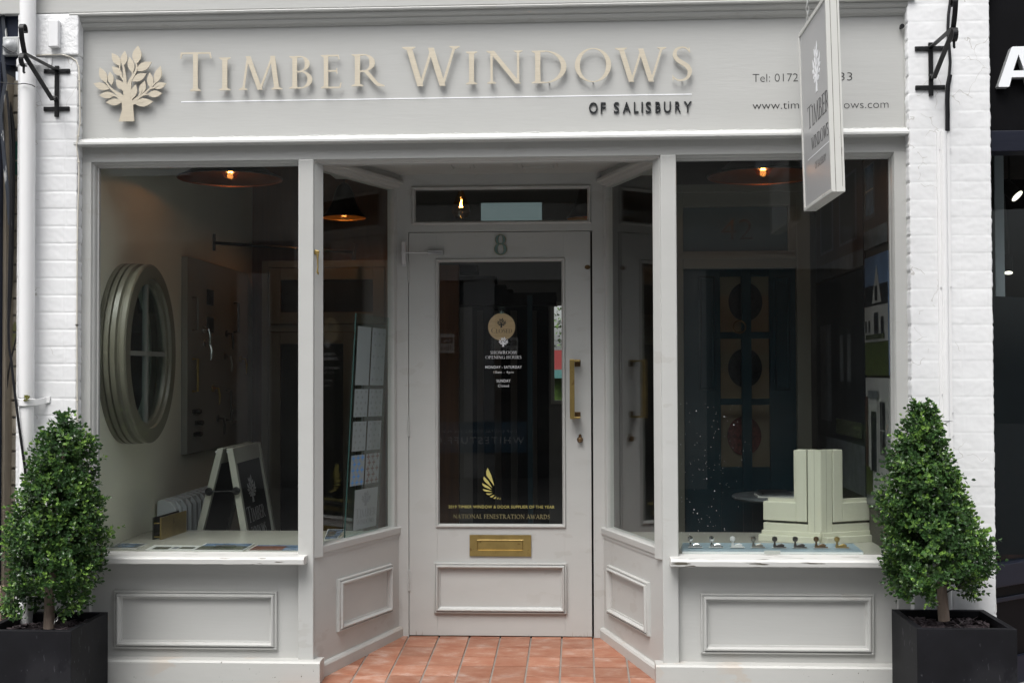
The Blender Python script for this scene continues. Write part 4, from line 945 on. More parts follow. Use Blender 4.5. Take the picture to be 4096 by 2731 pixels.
e_.build('edge_joint', mat('joint_shadow_dirt', (.16, .15, .13), .8, var=.6, vscale=20, stretch=(1, 1, 1)), PS)
for sx_, nm in ((sXl+.005, 'sign_face'), (sXl+sT-.007, 'sign_face')): MB().box(sx_, sx_+.002, yN+.014, yF-.014, zb_+.012, zt_-.014).build(nm, M['sign_face'], PS)
def sface(side_):
    if side_ < 0: return lambda u, v, w_: (sXl+.005-.0004-w_, yF+(yN-yF)*u, v)
    return lambda u, v, w_: (sXl+sT-.005+.0004+w_, yN+(yF-yN)*u, v)
def zs(x_, y_): 
    Yv, Zv = atX(x_, y_, sXl+.004); return (yF-Yv)/(yF-yN), Zv
for sd in (-1, 1):
    fn = sface(sd); a0 = zs(3242, 362); e0 = zs(3259, 367); e1 = zs(3259, 166)
    V = MB().polys([[(u, v) for u, v in p] for p in emblem_at(zs(3243, 280)[0], zs(3276, 280)[0], e0[1], e1[1])], fn, .0003, .00002); 
    r0, r1 = zs(3218, 643), zs(3309, 571); V.polys([[(r0[0], r0[1]-.002), (r1[0], r0[1]-.002), (r1[0], r0[1]+.002), (r0[0], r0[1]+.002)]], fn, .0004)
    V.build('tree_emblem', M['white_vinyl'], PS, label='white tree emblem over a thin white rule')
    t0, t1 = zs(3221, 523), zs(3305, 452); cp_ = (zs(3225, 430)[1]-zs(3225, 520)[1]); V = MB().polys(serif_text('TIMBER', t0[0], t1[0]+.01, t0[1], cp_*.86, 1.15, .02), fn, .0003, .00002)
    t0, t1 = zs(3233, 603), zs(3301, 545); cp_ = (zs(3240, 548)[1]-zs(3240, 597)[1]); V.polys(serif_text('WINDOWS', t0[0], t1[0], t0[1], cp_, 1.0, .02), fn, .0003, .00002)
    t0, t1 = zs(3246, 675), zs(3289, 640); sans(V, 'OF SALISBURY', t0[0], t1[0], t0[1]-.002, .030, fn, .0004, -.01); V.build('lettering', M['dark_vinyl'], PS)
def chain(mb, p, q, n, r=.0022, L=.011, W_=.006):
    p, q = Vector(p), Vector(q); t = (q-p).normalized(); u = t.cross(Vector((0, 1, .1))).normalized(); v = t.cross(u)
    for i in range(n):
        c = p+(q-p)*((i+.5)/n); a_, b_ = (u, v) if i % 2 else (v, u); l = (q-p).length/n*.66
        mb.tube([c+t*l*cos(2*pi*k/10)+a_*W_*sin(2*pi*k/10) for k in range(11)], r, 5)
ch = MB(); cy_ = atX(3232.6, 40, sXl+sT/2)[0]; cy_ = yF-.09
chain(ch, (sXl+sT/2, cy_, zt_), (sXl+sT/2, cy_, zt_+.40), 17); ch.build('chain', M['chain'], PS, smooth=True); ch = MB(); chain(ch, (sXl+sT/2, yN+.09, zt_), (sXl+sT/2, yN+.09, zt_+.40), 17)
ch.build('chain', M['chain'], PS, smooth=True)
br_ = MB().box(sXl+sT/2-.01, sXl+sT/2+.01, -.75, .08, zt_+.40, zt_+.42); br_.box(sXl+sT/2-.03, sXl+sT/2+.03, -.066, -.056, zt_+.3, zt_+.5); br_.build('support_arm', M['black_iron'], PS); PS.rotation_euler = (0, -.0235, 0)

# ================================================================== PLANTERS AND BOX TREES
def planter(label, x0, x1, y0, y1, zt_):
    o = thing('planter', label, 'planter', ((x0+x1)/2, (y0+y1)/2, KERB), 'square black planters in front of the piers')
    t = .026; m_ = MB(); zb_ = KERB+.002
    for a in ((x0, x1, y0, y0+t), (x0, x1, y1-t, y1), (x0, x0+t, y0+t, y1-t), (x1-t, x1, y0+t, y1-t)): pass
    # one shell: outer walls, rolled rim, inner walls
    O = [(x0, y0), (x1, y0), (x1, y1), (x0, y1)]; I = [(x0+t, y0+t), (x1-t, y0+t), (x1-t, y1-t), (x0+t, y1-t)]; J = [(x0+t*.8, y0+t*.8), (x1-t*.8, y0+t*.8), (x1-t*.8, y1-t*.8), (x0+t*.8, y1-t*.8)]
    vs = [(a, b, zb_) for a, b in O]+[(a, b, zt_) for a, b in O]+[(a, b, zt_) for a, b in I]+[(a, b, zt_-.03) for a, b in I]+[(a, b, zt_-.03) for a, b in J]+[(a, b, zt_-.16) for a, b in J]
    fs = [(3, 2, 1, 0)]
    for k in range(5):
        for i in range(4): fs.append((k*4+i, k*4+(i+1) % 4, (k+1)*4+(i+1) % 4, (k+1)*4+i))
    fs.append((20, 21, 22, 23)); m_.add(vs, fs); m_.build('planter_box', M['planter'], o, bevel=.0025, recalc=False)
    sl_ = MB(); rn = random.Random(int(x0*100))
    for i in range(520):
        cx, cy = rn.uniform(x0+t, x1-t), rn.uniform(y0+t, y1-t); zz = zt_-.040+.012*noise.noise(Vector((cx*9, cy*9, 0)))+rn.uniform(-.004, .010)
        n_ = rn.randint(4, 6); a0 = rn.uniform(0, 6.28); L_ = rn.uniform(.008, .024); tx, ty = rn.uniform(-.6, .6), rn.uniform(-.6, .6); hh = rn.uniform(.0015, .004)
        ring_ = []
        for k in range(n_):
            a = a0+2*pi*k/n_; r_ = L_*rn.uniform(.5, 1.05); dx, dy_ = r_*cos(a), r_*sin(a)*.7
            cc = lambda v, lo, hi: min(hi, max(lo, v))
            ring_.append((cc(cx+dx, x0+t, x1-t), cc(cy+dy_, y0+t, y1-t), zz+dx*tx+dy_*ty))
        sl_.add(ring_+[(a, b, c-hh) for a, b, c in ring_], [tuple(range(n_)), tuple(range(2*n_-1, n_-1, -1))]+[(k, k+n_, (k+1) % n_+n_, (k+1) % n_) for k in range(n_)])
    so_ = MB().box(x0+t, x1-t, y0+t, y1-t, zt_-.15, zt_-.048); so_.build('soil', M['planter_in'], o)
    sl_.org = ((x0+x1)/2, (y0+y1)/2, zt_-.07); s2_ = sl_.build('slate_chips', M['slate'], o); s2_['kind'] = 'stuff'
    return o

def topiary(label, base, tr_top, axis, radii, zs_, seed, lean, nsp):
    """box tree: trunk, limbs and a crown of short leafy sprigs that fill an uneven cone"""
    rn = random.Random(seed); o = thing('box_tree', label, 'tree', base, 'box trees in black planters')
    bx, by, bz = base; zlo, zhi = zs_
    tk = MB(); pts = []; rs = []
    for i in range(12):
        t = i/11; zz = bz+(zhi-.12-bz)*t; ax = axis(zz); k = min(1, max(0, (zz-tr_top)/.1)); 
        pts.append((bx+(ax-bx)*min(1, t*1.3)+.006*noise.noise(Vector((t*5, seed, 0))), by+.006*noise.noise(Vector((t*5, 0, seed))), zz)); rs.append((.0205*(1-t*.85)+.002)*(1.06+.15*noise.noise(Vector((t*9, seed, 5)))))
    tk.tube(pts, rs, 12); tk.build('trunk', M['bark'], o, smooth=True)
    lf = MB(); age = []; tw = MB()
    def leaf(p, d, n_, L_, w_, ag):
        d = d.normalized(); s_ = d.cross(n_).normalized(); n_ = s_.cross(d).normalized()
        b0 = p; m1 = p+d*L_*.30-n_*L_*.02; m2 = p+d*L_*.68+n_*L_*.04; tp = p+d*L_-n_*L_*.06
        i0 = len(lf.v)
        lf.v += [b0, m1+s_*w_*.42+n_*w_*.12, m2+s_*w_*.5+n_*w_*.12, tp, m2-s_*w_*.5+n_*w_*.12, m1-s_*w_*.42+n_*w_*.12, (m1+m2)/2-n_*w_*.05]
        lf.f += [(i0, i0+1, i0+6), (i0+1, i0+2, i0+6), (i0+2, i0+3, i0+6), (i0+3, i0+4, i0+6), (i0+4, i0+5, i0+6), (i0+5, i0, i0+6)]
        age.extend([ag]*7)
    cz_all = zhi-zlo
    for k in range(nsp):
        # pick height weighted by radius, angle, and a radial place mostly near the surface
        while True:
            zz = zlo+cz_all*rn.random(); t = (zz-zlo)/cz_all; r0 = radii(t)
            if rn.random() < r0/.23: break
        a = rn.uniform(0, 2*pi)
        bumpy = 1+.24*noise.noise(Vector((cos(a)*1.8, sin(a)*1.8, zz*6+seed)))+.18*noise.noise(Vector((cos(a)*4, sin(a)*4, zz*14+seed)))
        q_ = rn.random(); rho = (1-.60*(q_**1.6)); r_ = r0*bumpy*rho*(rn.uniform(1.04, 1.20) if rn.random() < .09 else 1)
        # thin patches open gaps
        if noise.noise(Vector((cos(a)*2.6, sin(a)*2.6, zz*9+seed*3))) > .30 and rn.random() < .85: continue
        ax = axis(zz); c = Vector((ax+r_*cos(a), by+r_*sin(a), zz))
        if t < .13 and abs(c.x-bx) < .085-.35*t*.2 and c.y < by+.12 and rn.random() < .9: continue
        if t < .16 and rho < .75 and rn.random() < .7: continue
        out = Vector((cos(a), sin(a), 0)); d = (out*rn.uniform(.5, 1.1)+Vector((0, 0, rn.uniform(.1, 1.0)))+Vector((rn.uniform(-.5, .5), rn.uniform(-.5, .5), rn.uniform(-.3, .3))))
        if t < .08: d.z -= .9*rn.random()
        d.normalize(); L_ = rn.uniform(.035, .062); n_pair = rn.randint(3, 5)
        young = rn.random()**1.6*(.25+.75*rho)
        u_ = d.cross(Vector((0, 0, 1))).normalized() if abs(d.z) < .95 else Vector((1, 0, 0)); v_ = d.cross(u_)
        if rho > .7: 
            s0 = c-d*L_*.5; i0 = len(tw.v); tw.v += [s0+u_*.0008, s0-u_*.0008, c+d*L_*.5]; tw.f.append((i0, i0+1, i0+2))
        for j in range(n_pair):
            t2 = j/(n_pair-1); p = c+d*L_*(t2-.5); ang = j*pi/2+rn.uniform(-.3, .3)
            sd = u_*cos(ang)+v_*sin(ang); sp = .35+.75*(1-t2)
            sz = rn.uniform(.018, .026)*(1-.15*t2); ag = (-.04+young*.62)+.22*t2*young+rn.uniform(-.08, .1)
            for sg in (1, -1): leaf(p, d*(1.15-sp)+sd*sg*sp, d+sd*sg*(-.4)+Vector((0, 0, .3)), sz, sz*.60, ag)
        leaf(c+d*L_*.5, d, u_, .009, .005, young*.9)
    cr = lf.build('crown', M['leaf'], o, recalc=False)
    at2 = cr.data.attributes.new('age', 'FLOAT', 'POINT'); org = None
    at2.data.foreach_set('value', [max(0, min(1, a)) for a in age])
    tw.build('twigs', M['twig'], o, recalc=False)
    # limbs
    lm = MB()
    for k in range(26):
        a = rn.uniform(0, 6.28); z0_ = tr_top+rn.uniform(-.01, .5); t_ = (z0_+.07-zlo)/cz_all; r_ = radii(max(0, min(1, t_)))*.8; ax = axis(z0_)
        z1_ = z0_+rn.uniform(.02, .12); p0 = Vector((axis(z0_)*.6+bx*.4 if z0_ < tr_top+.1 else ax, by, z0_)); p1 = Vector((ax+r_*cos(a), by+r_*sin(a), z1_)); m_ = (p0+p1)/2+Vector((0, 0, -.012))
        lm.tube([p0, m_, p1], [.0038, .0026, .0012], 5)
    lm.build('limb', M['twig'], o, smooth=True)
    return o
def lerp_tab(tab):
    def f(t):
        t = max(tab[0][0], min(tab[-1][0], t))
        for (a, va), (b, vb) in zip(tab, tab[1:]):
            if t <= b: return va+(vb-va)*(t-a)/(b-a)
        return tab[-1][1]
    return f
yb = -.062; yf_ = yb-.40
# right planter
rx0 = at(3668, 2518, yf_)[0]; rx1 = at(4069, 2512, yf_)[0]; rzt = (Z(3668, 2518, yf_)+Z(3560, 2429, yb))/2
planter('square black planter at the right pier, scuffed with pale marks', rx0, rx1, yf_, yb, rzt)
lx1 = (at(280, 2527, yf_)[0]+at(437, 2441, yb)[0])/2; lzt = (Z(280, 2527, yf_)+Z(437, 2441, yb))/2
planter('square black planter at the left pier with a steel chain inside', lx1-(rx1-rx0), lx1, yf_, yb, lzt)
yc = (yb+yf_)/2
def tree_from(outline, base_px, seed, label, trpx, nsp):
    """outline: (y, xleft, xright) in photo pixels on the trunk's plane"""
    rows = [(Z((l+r)/2, y_, yc), X(l, y_, yc), X(r, y_, yc)) for y_, l, r in outline]; rows.sort()
    zlo, zhi = rows[0][0], rows[-1][0]
    ax = lerp_tab([(z_, (l+r)/2) for z_, l, r in rows]); rd_ = lerp_tab([((z_-zlo)/(zhi-zlo), (r-l)/2*.87) for z_, l, r in rows])
    bx, bz = at(*base_px, yc); return topiary(label, (bx, yc, bz), Z(trpx[0], trpx[1], yc), ax, rd_, (zlo, zhi), seed, 0, nsp)
tree_from([(1655, 250, 275), (1700, 215, 310), (1760, 150, 365), (1850, 118, 375), (1950, 85, 385), (2050, 35, 400), (2150, 20, 410), (2250, 25, 418), (2330, 40, 395), (2400, 20, 350), (2450, 30, 330)], (196, 2512), 5, 'cone-shaped box tree in the left planter beside the downpipe', (200, 2390), 2900)
tree_from([(1612, 3668, 3700), (1660, 3640, 3740), (1740, 3590, 3770), (1830, 3545, 3800), (1930, 3520, 3850), (2030, 3525, 3900), (2110, 3520, 3945), (2200, 3515, 3975), (2270, 3515, 3985), (2330, 3535, 3950), (2385, 3570, 3920)], (3776, 2480), 8, 'cone-shaped box tree in the right planter, slightly leaning left', (3765, 2390), 2900)
cn = MB(); p0 = (*at(215, 2493, yc-.02),); p1 = (*at(258, 2420, yc+.02),)
chain(cn, (p0[0], yc-.02, p0[1]), (p1[0], yc+.02, p1[1]), 7, .0016, .01, .0055); cn.org = (p0[0], yc-.02, p0[1])
tag(cn.build('security_chain', M['chain'], smooth=True), 'short steel chain fastened round the left box tree trunk', 'chain')

# ================================================================== INTERIOR SHELL
xWL = X(391, 1700, .08); xWR = X(3566, 1500, .08); zCl = zH+.50; yBk = 5.2
rm = thing('shop_interior', 'dim cream and brown room behind the shop windows', 'room')
pl0, pl1 = xWL-.001, xWR+.001
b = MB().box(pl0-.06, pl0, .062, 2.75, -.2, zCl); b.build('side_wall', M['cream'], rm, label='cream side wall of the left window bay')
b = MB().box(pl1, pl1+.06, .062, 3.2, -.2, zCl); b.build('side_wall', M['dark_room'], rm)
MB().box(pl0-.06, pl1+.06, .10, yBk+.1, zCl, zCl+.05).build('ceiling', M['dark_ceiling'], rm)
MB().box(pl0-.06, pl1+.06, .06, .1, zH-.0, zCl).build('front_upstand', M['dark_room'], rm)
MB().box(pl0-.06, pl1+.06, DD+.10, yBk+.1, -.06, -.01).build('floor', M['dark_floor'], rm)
# display shelves behind each window (plan follows the splay)
zsh = zLs-.004; ysh = atZ(900, 2120, zsh)[1]
for l in (1, 0):
    p0, p1 = ((mullL[1]-.03, .06), pL1) if l else ((mullR[0]+.03, .06), pR1); xo = pl0 if l else pl1; sg = 1 if l else -1
    e = (p1[0]-sg*.05, p1[1]+.0)
    pts = [(xo, .058), (p0[0]-sg*.02, .058), (e[0], e[1]), (e[0], ysh if ysh > e[1] else e[1]+.01), (xo, max(ysh, e[1]+.01))]
    if not l: pts = pts
    n_ = len(pts); m_ = MB().add([(a, b_, zsh-.03) for a, b_ in pts]+[(a, b_, zsh) for a, b_ in pts], [tuple(range(n_)), tuple(range(2*n_-1, n_-1, -1))]+[(k, (k+1) % n_, (k+1) % n_+n_, k+n_) for k in range(n_)])
    m_.build('display_shelf', M['board_shelf'], rm)
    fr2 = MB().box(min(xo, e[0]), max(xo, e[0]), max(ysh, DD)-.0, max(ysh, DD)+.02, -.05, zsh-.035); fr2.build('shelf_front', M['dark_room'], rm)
yTop = max(ysh, DD)
# back walls: left bay ends in a brown timber wall, the middle runs through to the garden window
wl = MB().box(pl0, X(1110, 1300, 2.75)+.9, 2.75, 2.8, -.05, zCl); wl.build('timber_wall', M['wood_orange'], rm)
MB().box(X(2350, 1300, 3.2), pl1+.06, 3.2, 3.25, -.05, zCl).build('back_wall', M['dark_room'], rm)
# rear wall with an opening to the yard
gx0, gx1, gz0, gz1 = rect(2203, 1208, 2290, 1615, yBk)
b = MB(); b.box(-3.2, gx0, yBk, yBk+.08, -.05, zCl); b.box(gx1, 3.2, yBk, yBk+.08, -.05, zCl); b.box(gx0, gx1, yBk, yBk+.08, -.05, gz0); b.box(gx0, gx1, yBk, yBk+.08, gz1, zCl); b.build('rear_wall', M['dark_room'], rm)
MB().frame(gx0, gx1, gz0, gz1, yBk, .03, [(0, 0), (0, .02), (1, .02), (1, -.05)]).build('rear_window_frame', M['display_frame'], rm)
# timber screen with stair-like steps behind the door glass
sc = MB()
for i, (px, py) in enumerate(((1910, 1080), (1985, 1125), (2022, 1160), (2050, 1178), (2225, 1190))):
    xx = X(px, py, 2.4); sc.box(X(1880, py, 2.4)-.3, xx, 2.35, 2.55, Z(px, py, 2.4)-.02-.03*(i > 0), Z(px, py, 2.4)+.03-i*.0)
sc.box(X(1890, 1500, 2.5), X(2195, 1500, 2.5), 2.5, 2.56, -.01, Z(2000, 1190, 2.5)); sc.build('dresser', M['black_shop'], rm)
pn = MB()
for px in (1905, 1975, 2040, 2120): pn.box(X(px, 1500, 2.4), X(px+26, 1500, 2.4), 2.47, 2.5, .45, Z(px, 1240, 2.4))
pn.build('dresser_post', M['dark_room'], rm)
MB().box(X(1740, 1500, 1.9), X(1835, 1500, 1.9), 1.9, 1.95, -.01, Z(1800, 1060, 1.9)).build('timber_screen', M['wood_orange'], rm)
MB().box(X(2110, 1500, 1.5), X(2130, 1500, 1.5), 1.5, 1.53, .1, Z(2110, 1180, 1.5)).build('door_sample', M['teal'], rm)
# yard behind
YD = thing('yard_shed', 'red and turquoise painted boards seen through the rear window', 'shed', ((gx0+gx1)/2, yBk+2.2, KERB))
zg = lambda y_: Z(2230, y_, yBk+2.2)
MB().box(gx0-1.5, gx1+1.5, yBk+2.2, yBk+2.4, zg(1505), zg(1400)).build('shed_wall', M['rough_red'], YD)
MB().box(X(2215, 1500, yBk+2.2), X(2290, 1500, yBk+2.2), yBk+2.1, yBk+2.2, zg(1512), zg(1478)).build('shed_door', mat('turquoise_paint', (.09, .22, .21), .5), YD)
fb = MB(); rn = random.Random(4)
MB().box(gx0-1.5, gx1+1.5, yBk+2.3, yBk+2.5, KERB, zg(1505)).build('shed_base', M['leaf_far'], YD)
for k in range(700):
    cx, cy, cz = rn.uniform(gx0-.3, gx1+.5), yBk+2.9+rn.random()*.4, rn.uniform(zg(1390), zg(1190)+.3); a = rn.random()*6; s_ = rn.uniform(.02, .06)
    fb.add([(cx, cy, cz), (cx+s_*cos(a), cy, cz+s_*sin(a)), (cx+s_*.4*cos(a+1), cy+.02, cz+s_*.5*sin(a+1))], [(0, 1, 2)])
fb.org = (gx0, yBk+3, zg(1390)); tag(fb.build('garden_bush', M['leaf_far'], recalc=False), 'sparse yellow-green bush beyond the rear window', 'bush')

# ================================================================== PENDANT LAMPS
def pendant(label, cx, cy, zr, rad, hgt, lining, power, bulb_z=None):
    o = thing('pendant_lamp', label, 'lamp', (cx, cy, zr), 'dark metal pendant lamps hung in the shop')
    prof = [(1, 0), (1.015, .035), (.97, .06), (.80, .16), (.62, .34), (.50, .55), (.40, .74), (.30, .88), (.14, .97), (.06, 1)]
    vs = [(rad*r, h*hgt) for r, h in prof]; inn = [(rad*r-.004, h*hgt-.004) for r, h in prof[::-1]]
    out = MB(); sg = 48
    def surf(pp, nm, m_):
        mb = MB(); c = Vector((cx, cy, zr))
        for r, h in pp:
            for k in range(sg): a = 2*pi*k/sg; mb.v.append(c+Vector((max(r, .001)*cos(a), max(r, .001)*sin(a), h)))
        for i in range(len(pp)-1):
            for k in range(sg): mb.f.append((i*sg+k, i*sg+(k+1) % sg, (i+1)*sg+(k+1) % sg, (i+1)*sg+k))
        return mb.build(nm, m_, o, smooth=2, recalc=False)
    surf([(r, h) for r, h in vs], 'lamp_shade', M['lamp_black']); surf([(rad-.001, -.0005)]+[(r-.003, h-.003) for r, h in vs][1:], 'shade_lining', lining)
    bz_ = zr+(.045 if bulb_z is None else bulb_z)
    bb = MB().lathe([(.002, -.045), (.028, -.036), (.043, -.012), (.045, .008), (.034, .036), (.018, .062), (.013, .09)], (cx, cy, bz_), 'z', 24); bb.build('bulb_glass', M['amber'], o, smooth=True)
    fl_ = MB()
    for k in range(5):
        a = 2*pi*k/5; fl_.tube([(cx+.010*cos(a), cy+.010*sin(a), bz_-.012), (cx+.006*cos(a+.5), cy+.006*sin(a+.5), bz_+.012)], .0014, 6)
    fl_.build('filament', M['filament'], o)
    MB().tube([(cx, cy, zr+hgt), (cx, cy, zCl)], .004, 6).build('flex', M['black_cable'], o)
    if power:
        ld = bpy.data.lights.new('bulb_light', 'POINT'); ld.energy = power; ld.color = (1, .55, .25); ld.shadow_soft_size = .03
        lo_ = bpy.data.objects.new('bulb_light', ld); COL.objects.link(lo_); lo_.parent = o; lo_.location = (0, 0, bz_-zr)
    return o
Yl = .62; kz = (Yl+5.46)/F_
pendant('large black pendant lamp with copper lining over the left window display', X(921, 717, Yl), Yl, Z(921, 718, Yl), 209*kz, .20, M['copper'], .5)
pendant('large black pendant lamp with copper lining over the right window display', X(3052, 712, Yl), Yl, Z(3052, 708, Yl), 219*kz, .20, M['copper'], .5)
Yq = 2.1; kz2 = (Yq+5.46)/F_
pendant('small gold-lined pendant lamp deeper in the shop behind the left splay window', X(1376, 870, Yq), Yq, Z(1376, 872, Yq), 88*kz2, .22, M['goldlin'], .9)
pendant('black dome pendant lamp cut by the right end of the transom glass', X(2350, 870, 2.0), 2.0, Z(2350, 876, 2.0), 82*kz2, .26, M['goldlin'], 0)
# bare amber bulb in the transom
bp = at(1844, 830, 1.9); BB = thing('hanging_bulb', 'bare amber filament bulb glowing behind the transom glass', 'lamp', (bp[0], 1.9, bp[1]))
MB().lathe([(.004, -.075), (.04, -.060), (.056, -.03), (.050, .01), (.030, .06), (.014, .10)], (bp[0], 1.9, bp[1]), 'z', 24).build('bulb_glass', M['amber'], BB, smooth=True)
MB().tube([(bp[0]-.008, 1.9, bp[1]+.0), (bp[0]+.004, 1.9, bp[1]+.045)], .0035, 6).tube([(bp[0]+.008, 1.9, bp[1]+.0), (bp[0]-.002, 1.9, bp[1]+.03)], .0035, 6).build('filament', M['filament'], BB)
MB().tube([(bp[0], 1.9, bp[1]+.1), (bp[0], 1.9, zCl)], .004, 6).build('flex', M['black_cable'], BB)
q = rect(1924, 811, 2167, 885, 3.0); LPn = MB().box(q[0], q[1], 3.0, 3.03, q[2], q[3]); LPn.org = ((q[0]+q[1])/2, 3.0, q[2]); tag(LPn.build('light_panel', M['glow_panel']), 'pale blue-green glowing panel behind the transom glass', 'light panel')

# ================================================================== LEFT DISPLAY
# oval window on the side wall
oc = None
xF = xWL+.13
c0 = atX(498, 1414, xF); c1 = atX(706, 1414, xF); cyv = (c0[0]+c1[0])/2; ryv = (c1[0]-c0[0])/2; zt1 = atX(600, 1052, xF)[1]; zt0 = atX(600, 1776, xF)[1]; czv = (zt0+zt1)/2; rzv = (zt1-zt0)/2
OW = thing('oval_window', 'olive grey oval window with cross glazing bars mounted on the left side wall', 'window', (xWL, cyv, czv))
def oval_ring(steps, name, m_):
    mb = MB(); sg = 72; pr_ = steps
    for (e, xx) in pr_:
        for k in range(sg):
            a = 2*pi*k/sg; mb.v.append(Vector((xx, cyv+(ryv+e)*cos(a), czv+(rzv+e)*sin(a))))
    for i in range(len(pr_)-1):
        for k in range(sg): mb.f.append((i*sg+k, i*sg+(k+1) % sg, (i+1)*sg+(k+1) % sg, (i+1)*sg+k))
    return mb.build(name, m_, OW, smooth=True)
oval_ring([(.0, xWL), (.0, xWL+.022), (-.013, xWL+.024), (-.013, xWL+.030), (.0, xWL+.032), (.0, xWL+.052), (-.014, xWL+.054), (-.014, xWL+.060), (-.0, xWL+.062), (-.002, xWL+.082), (-.016, xWL+.088), (-.022, xWL+.10), (-.006, xWL+.103), (-.004, xWL+.124), (-.012, xF), (-.075, xF), (-.078, xF-.014), (-.10, xF-.018), (-.105, xF-.04)], 'frame', M['olive'])
MB().box(xF-.045, xF-.022, cyv-.011, cyv+.011, czv-rzv+.10, czv+rzv-.10).box(xF-.044, xF-.023, cyv-ryv+.10, cyv+ryv-.10, czv-.011, czv+.011).build('glazing_bar', M['board_grey'], OW)
gmb = MB(); sg = 48
gmb.v = [Vector((xF-.036+dx_, cyv+(ryv-.102)*cos(2*pi*k/sg), czv+(rzv-.102)*sin(2*pi*k/sg))) for dx_ in (0, .004) for k in range(sg)]; gmb.f = [tuple(range(sg))[::-1], tuple(range(sg, 2*sg))]+[(k, (k+1) % sg, (k+1) % sg+sg, k+sg) for k in range(sg)]
gmb.build('glass_pane', M['glass_clear'], OW)
bmb = MB(); bmb.v = [Vector((xWL+.004, cyv+(ryv-.09)*cos(2*pi*k/sg), czv+(rzv-.09)*sin(2*pi*k/sg))) for k in range(sg)]; bmb.f = [tuple(range(sg))]; bmb.build('backing', M['panel_dark'], OW, recalc=False)
# ironmongery board further along the side wall
hb0, ht1 = atX(740, 1025, xWL+.02), atX(983, 1085, xWL+.02); zB0 = atX(760, 1812, xWL+.02)[1]; zB1 = hb0[1]
HB = thing('hardware_board', 'pale board of door handles and latches on the left side wall', 'display board', (xWL, hb0[0], zB0))
MB().box(xWL, xWL+.035, hb0[0], ht1[0], zB0, zB1).build('board', M['board_grey'], HB, bevel=.002)
rn = random.Random(12); xb_ = xWL+.035
for i, (px, py, kd, mm) in enumerate(((770, 1255, 'rail', 'nickel'), (810, 1345, 'lever', 'chrome'), (815, 1400, 'lever', 'chrome'), (935, 1270, 'rail', 'pewter'), (770, 1500, 'rail', 'brass'), (850, 1580, 'lever', 'brass'), (905, 1360, 'lever', 'pewter'), (780, 1645, 'plate', 'pewter'), (790, 1690, 'plate', 'pewter'), (785, 1735, 'plate', 'pewter'),
                                     (905, 1620, 'rail', 'pewter'), (930, 1640, 'plate', 'nickel'), (930, 1690, 'plate', 'nickel'), (870, 1700, 'lever', 'pewter'), (900, 1450, 'lever', 'nickel'), (840, 1190, 'card', 'panel_dark'), (840, 1300, 'card', 'panel_dark'), (960, 1460, 'lever', 'brass'))):
    yy, zz = atX(px, py, xb_)
    mb = MB()
    if kd == 'rail': mb.tube([(xb_, yy, zz+.09), (xb_+.03, yy, zz+.09), (xb_+.03, yy, zz-.09), (xb_, yy, zz-.09)], .007, 8)
    elif kd == 'lever': mb.lathe([(.001, 0), (.022, 0), (.022, .008), (.001, .01)], (xb_, yy, zz+.04), 'x', 14); mb.tube([(xb_, yy, zz+.04), (xb_+.035, yy, zz+.04), (xb_+.04, yy+.012, zz+.0), (xb_+.035, yy+.02, zz-.055)], [.006, .007, .008, .005], 8)
    elif kd == 'plate': mb.box(xb_, xb_+.006, yy-.05, yy+.07, zz-.012, zz+.012); mb.lathe([(.006, 0), (.012, .01), (.016, .03), (.004, .042)], (xb_+.004, yy-.02, zz), 'x', 12); mb.tube([(xb_+.01, yy, zz), (xb_+.02, yy+.05, zz+.006)], .005, 6)
    else: mb.box(xb_, xb_+.004, yy-.06, yy+.06, zz-.045, zz+.045)
    mb.build('card' if kd == 'card' else 'handle', M[mm], HB, smooth=(kd != 'card'))
# towel-like rail between two wall plates
r0_ = (atX(857, 970, xWL+.1)); ya_, za_ = 1.5, Z(857, 972, 1.5)
RL = thing('display_rail', 'black horizontal rail with flat end plates hung across the left bay', 'rail', (X(857, 972, 1.5), 1.5, za_))
xe_, ze_ = at(1415, 1008, 2.3)
MB().tube([(X(857, 972, 1.5), 1.5, za_), (xe_, 2.3, ze_)], .009, 8).build('bar', M['black_iron'], RL, smooth=True)
MB().box(X(852, 972, 1.5), X(861, 972, 1.5), 1.49, 1.51, Z(857, 1003, 1.5), Z(857, 935, 1.5)).box(xe_-.012, xe_+.012, 2.29, 2.31, ze_-.05, ze_+.05).build('end_plate', M['black_iron'], RL)
# framed casement sample standing at the back of the bay
Yd = 2.45; q = rect(1046, 1042, 1570, 2040, Yd); CW = thing('window_sample', 'grey green timber window sample with two glazed lights behind the left window', 'window', ((q[0]+q[1])/2, Yd, q[2]))
zm = Z(1200, 1312, Yd)
def cas(x0, x1, z0, z1, w_, Y0, Y1, mb): mb.box(x0, x0+w_, Y0, Y1, z0, z1); mb.box(x1-w_, x1, Y0, Y1, z0, z1); mb.box(x0+w_, x1-w_, Y0, Y1, z1-w_, z1); mb.box(x0+w_, x1-w_, Y0, Y1, z0, z0+w_)
mb = MB(); cas(q[0], q[1], .1, q[3], .045, Yd, Yd+.06, mb); mb.box(q[0]+.045, q[1]-.045, Yd, Yd+.06, zm-.022, zm+.022); mb.box(X(1425, 1500, Yd), X(1445, 1500, Yd), Yd, Yd+.06, .145, zm-.022); mb.build('frame', M['display_frame'], CW, bevel=.003)
for (a, b_, c_, d_) in ((q[0]+.05, q[1]-.05, zm+.027, q[3]-.05), (q[0]+.05, X(1420, 1500, Yd), .15, zm-.027)):
    mb = MB(); cas(a, b_, c_, d_, .075, Yd-.012, Yd+.03, mb); sa = mb.build('sash', M['display_frame'], CW, bevel=.003)
    MB().box(a+.07, b_-.07, Yd+.005, Yd+.010, c_+.07, d_-.07).build('pane', M['panel_dark'], sa)
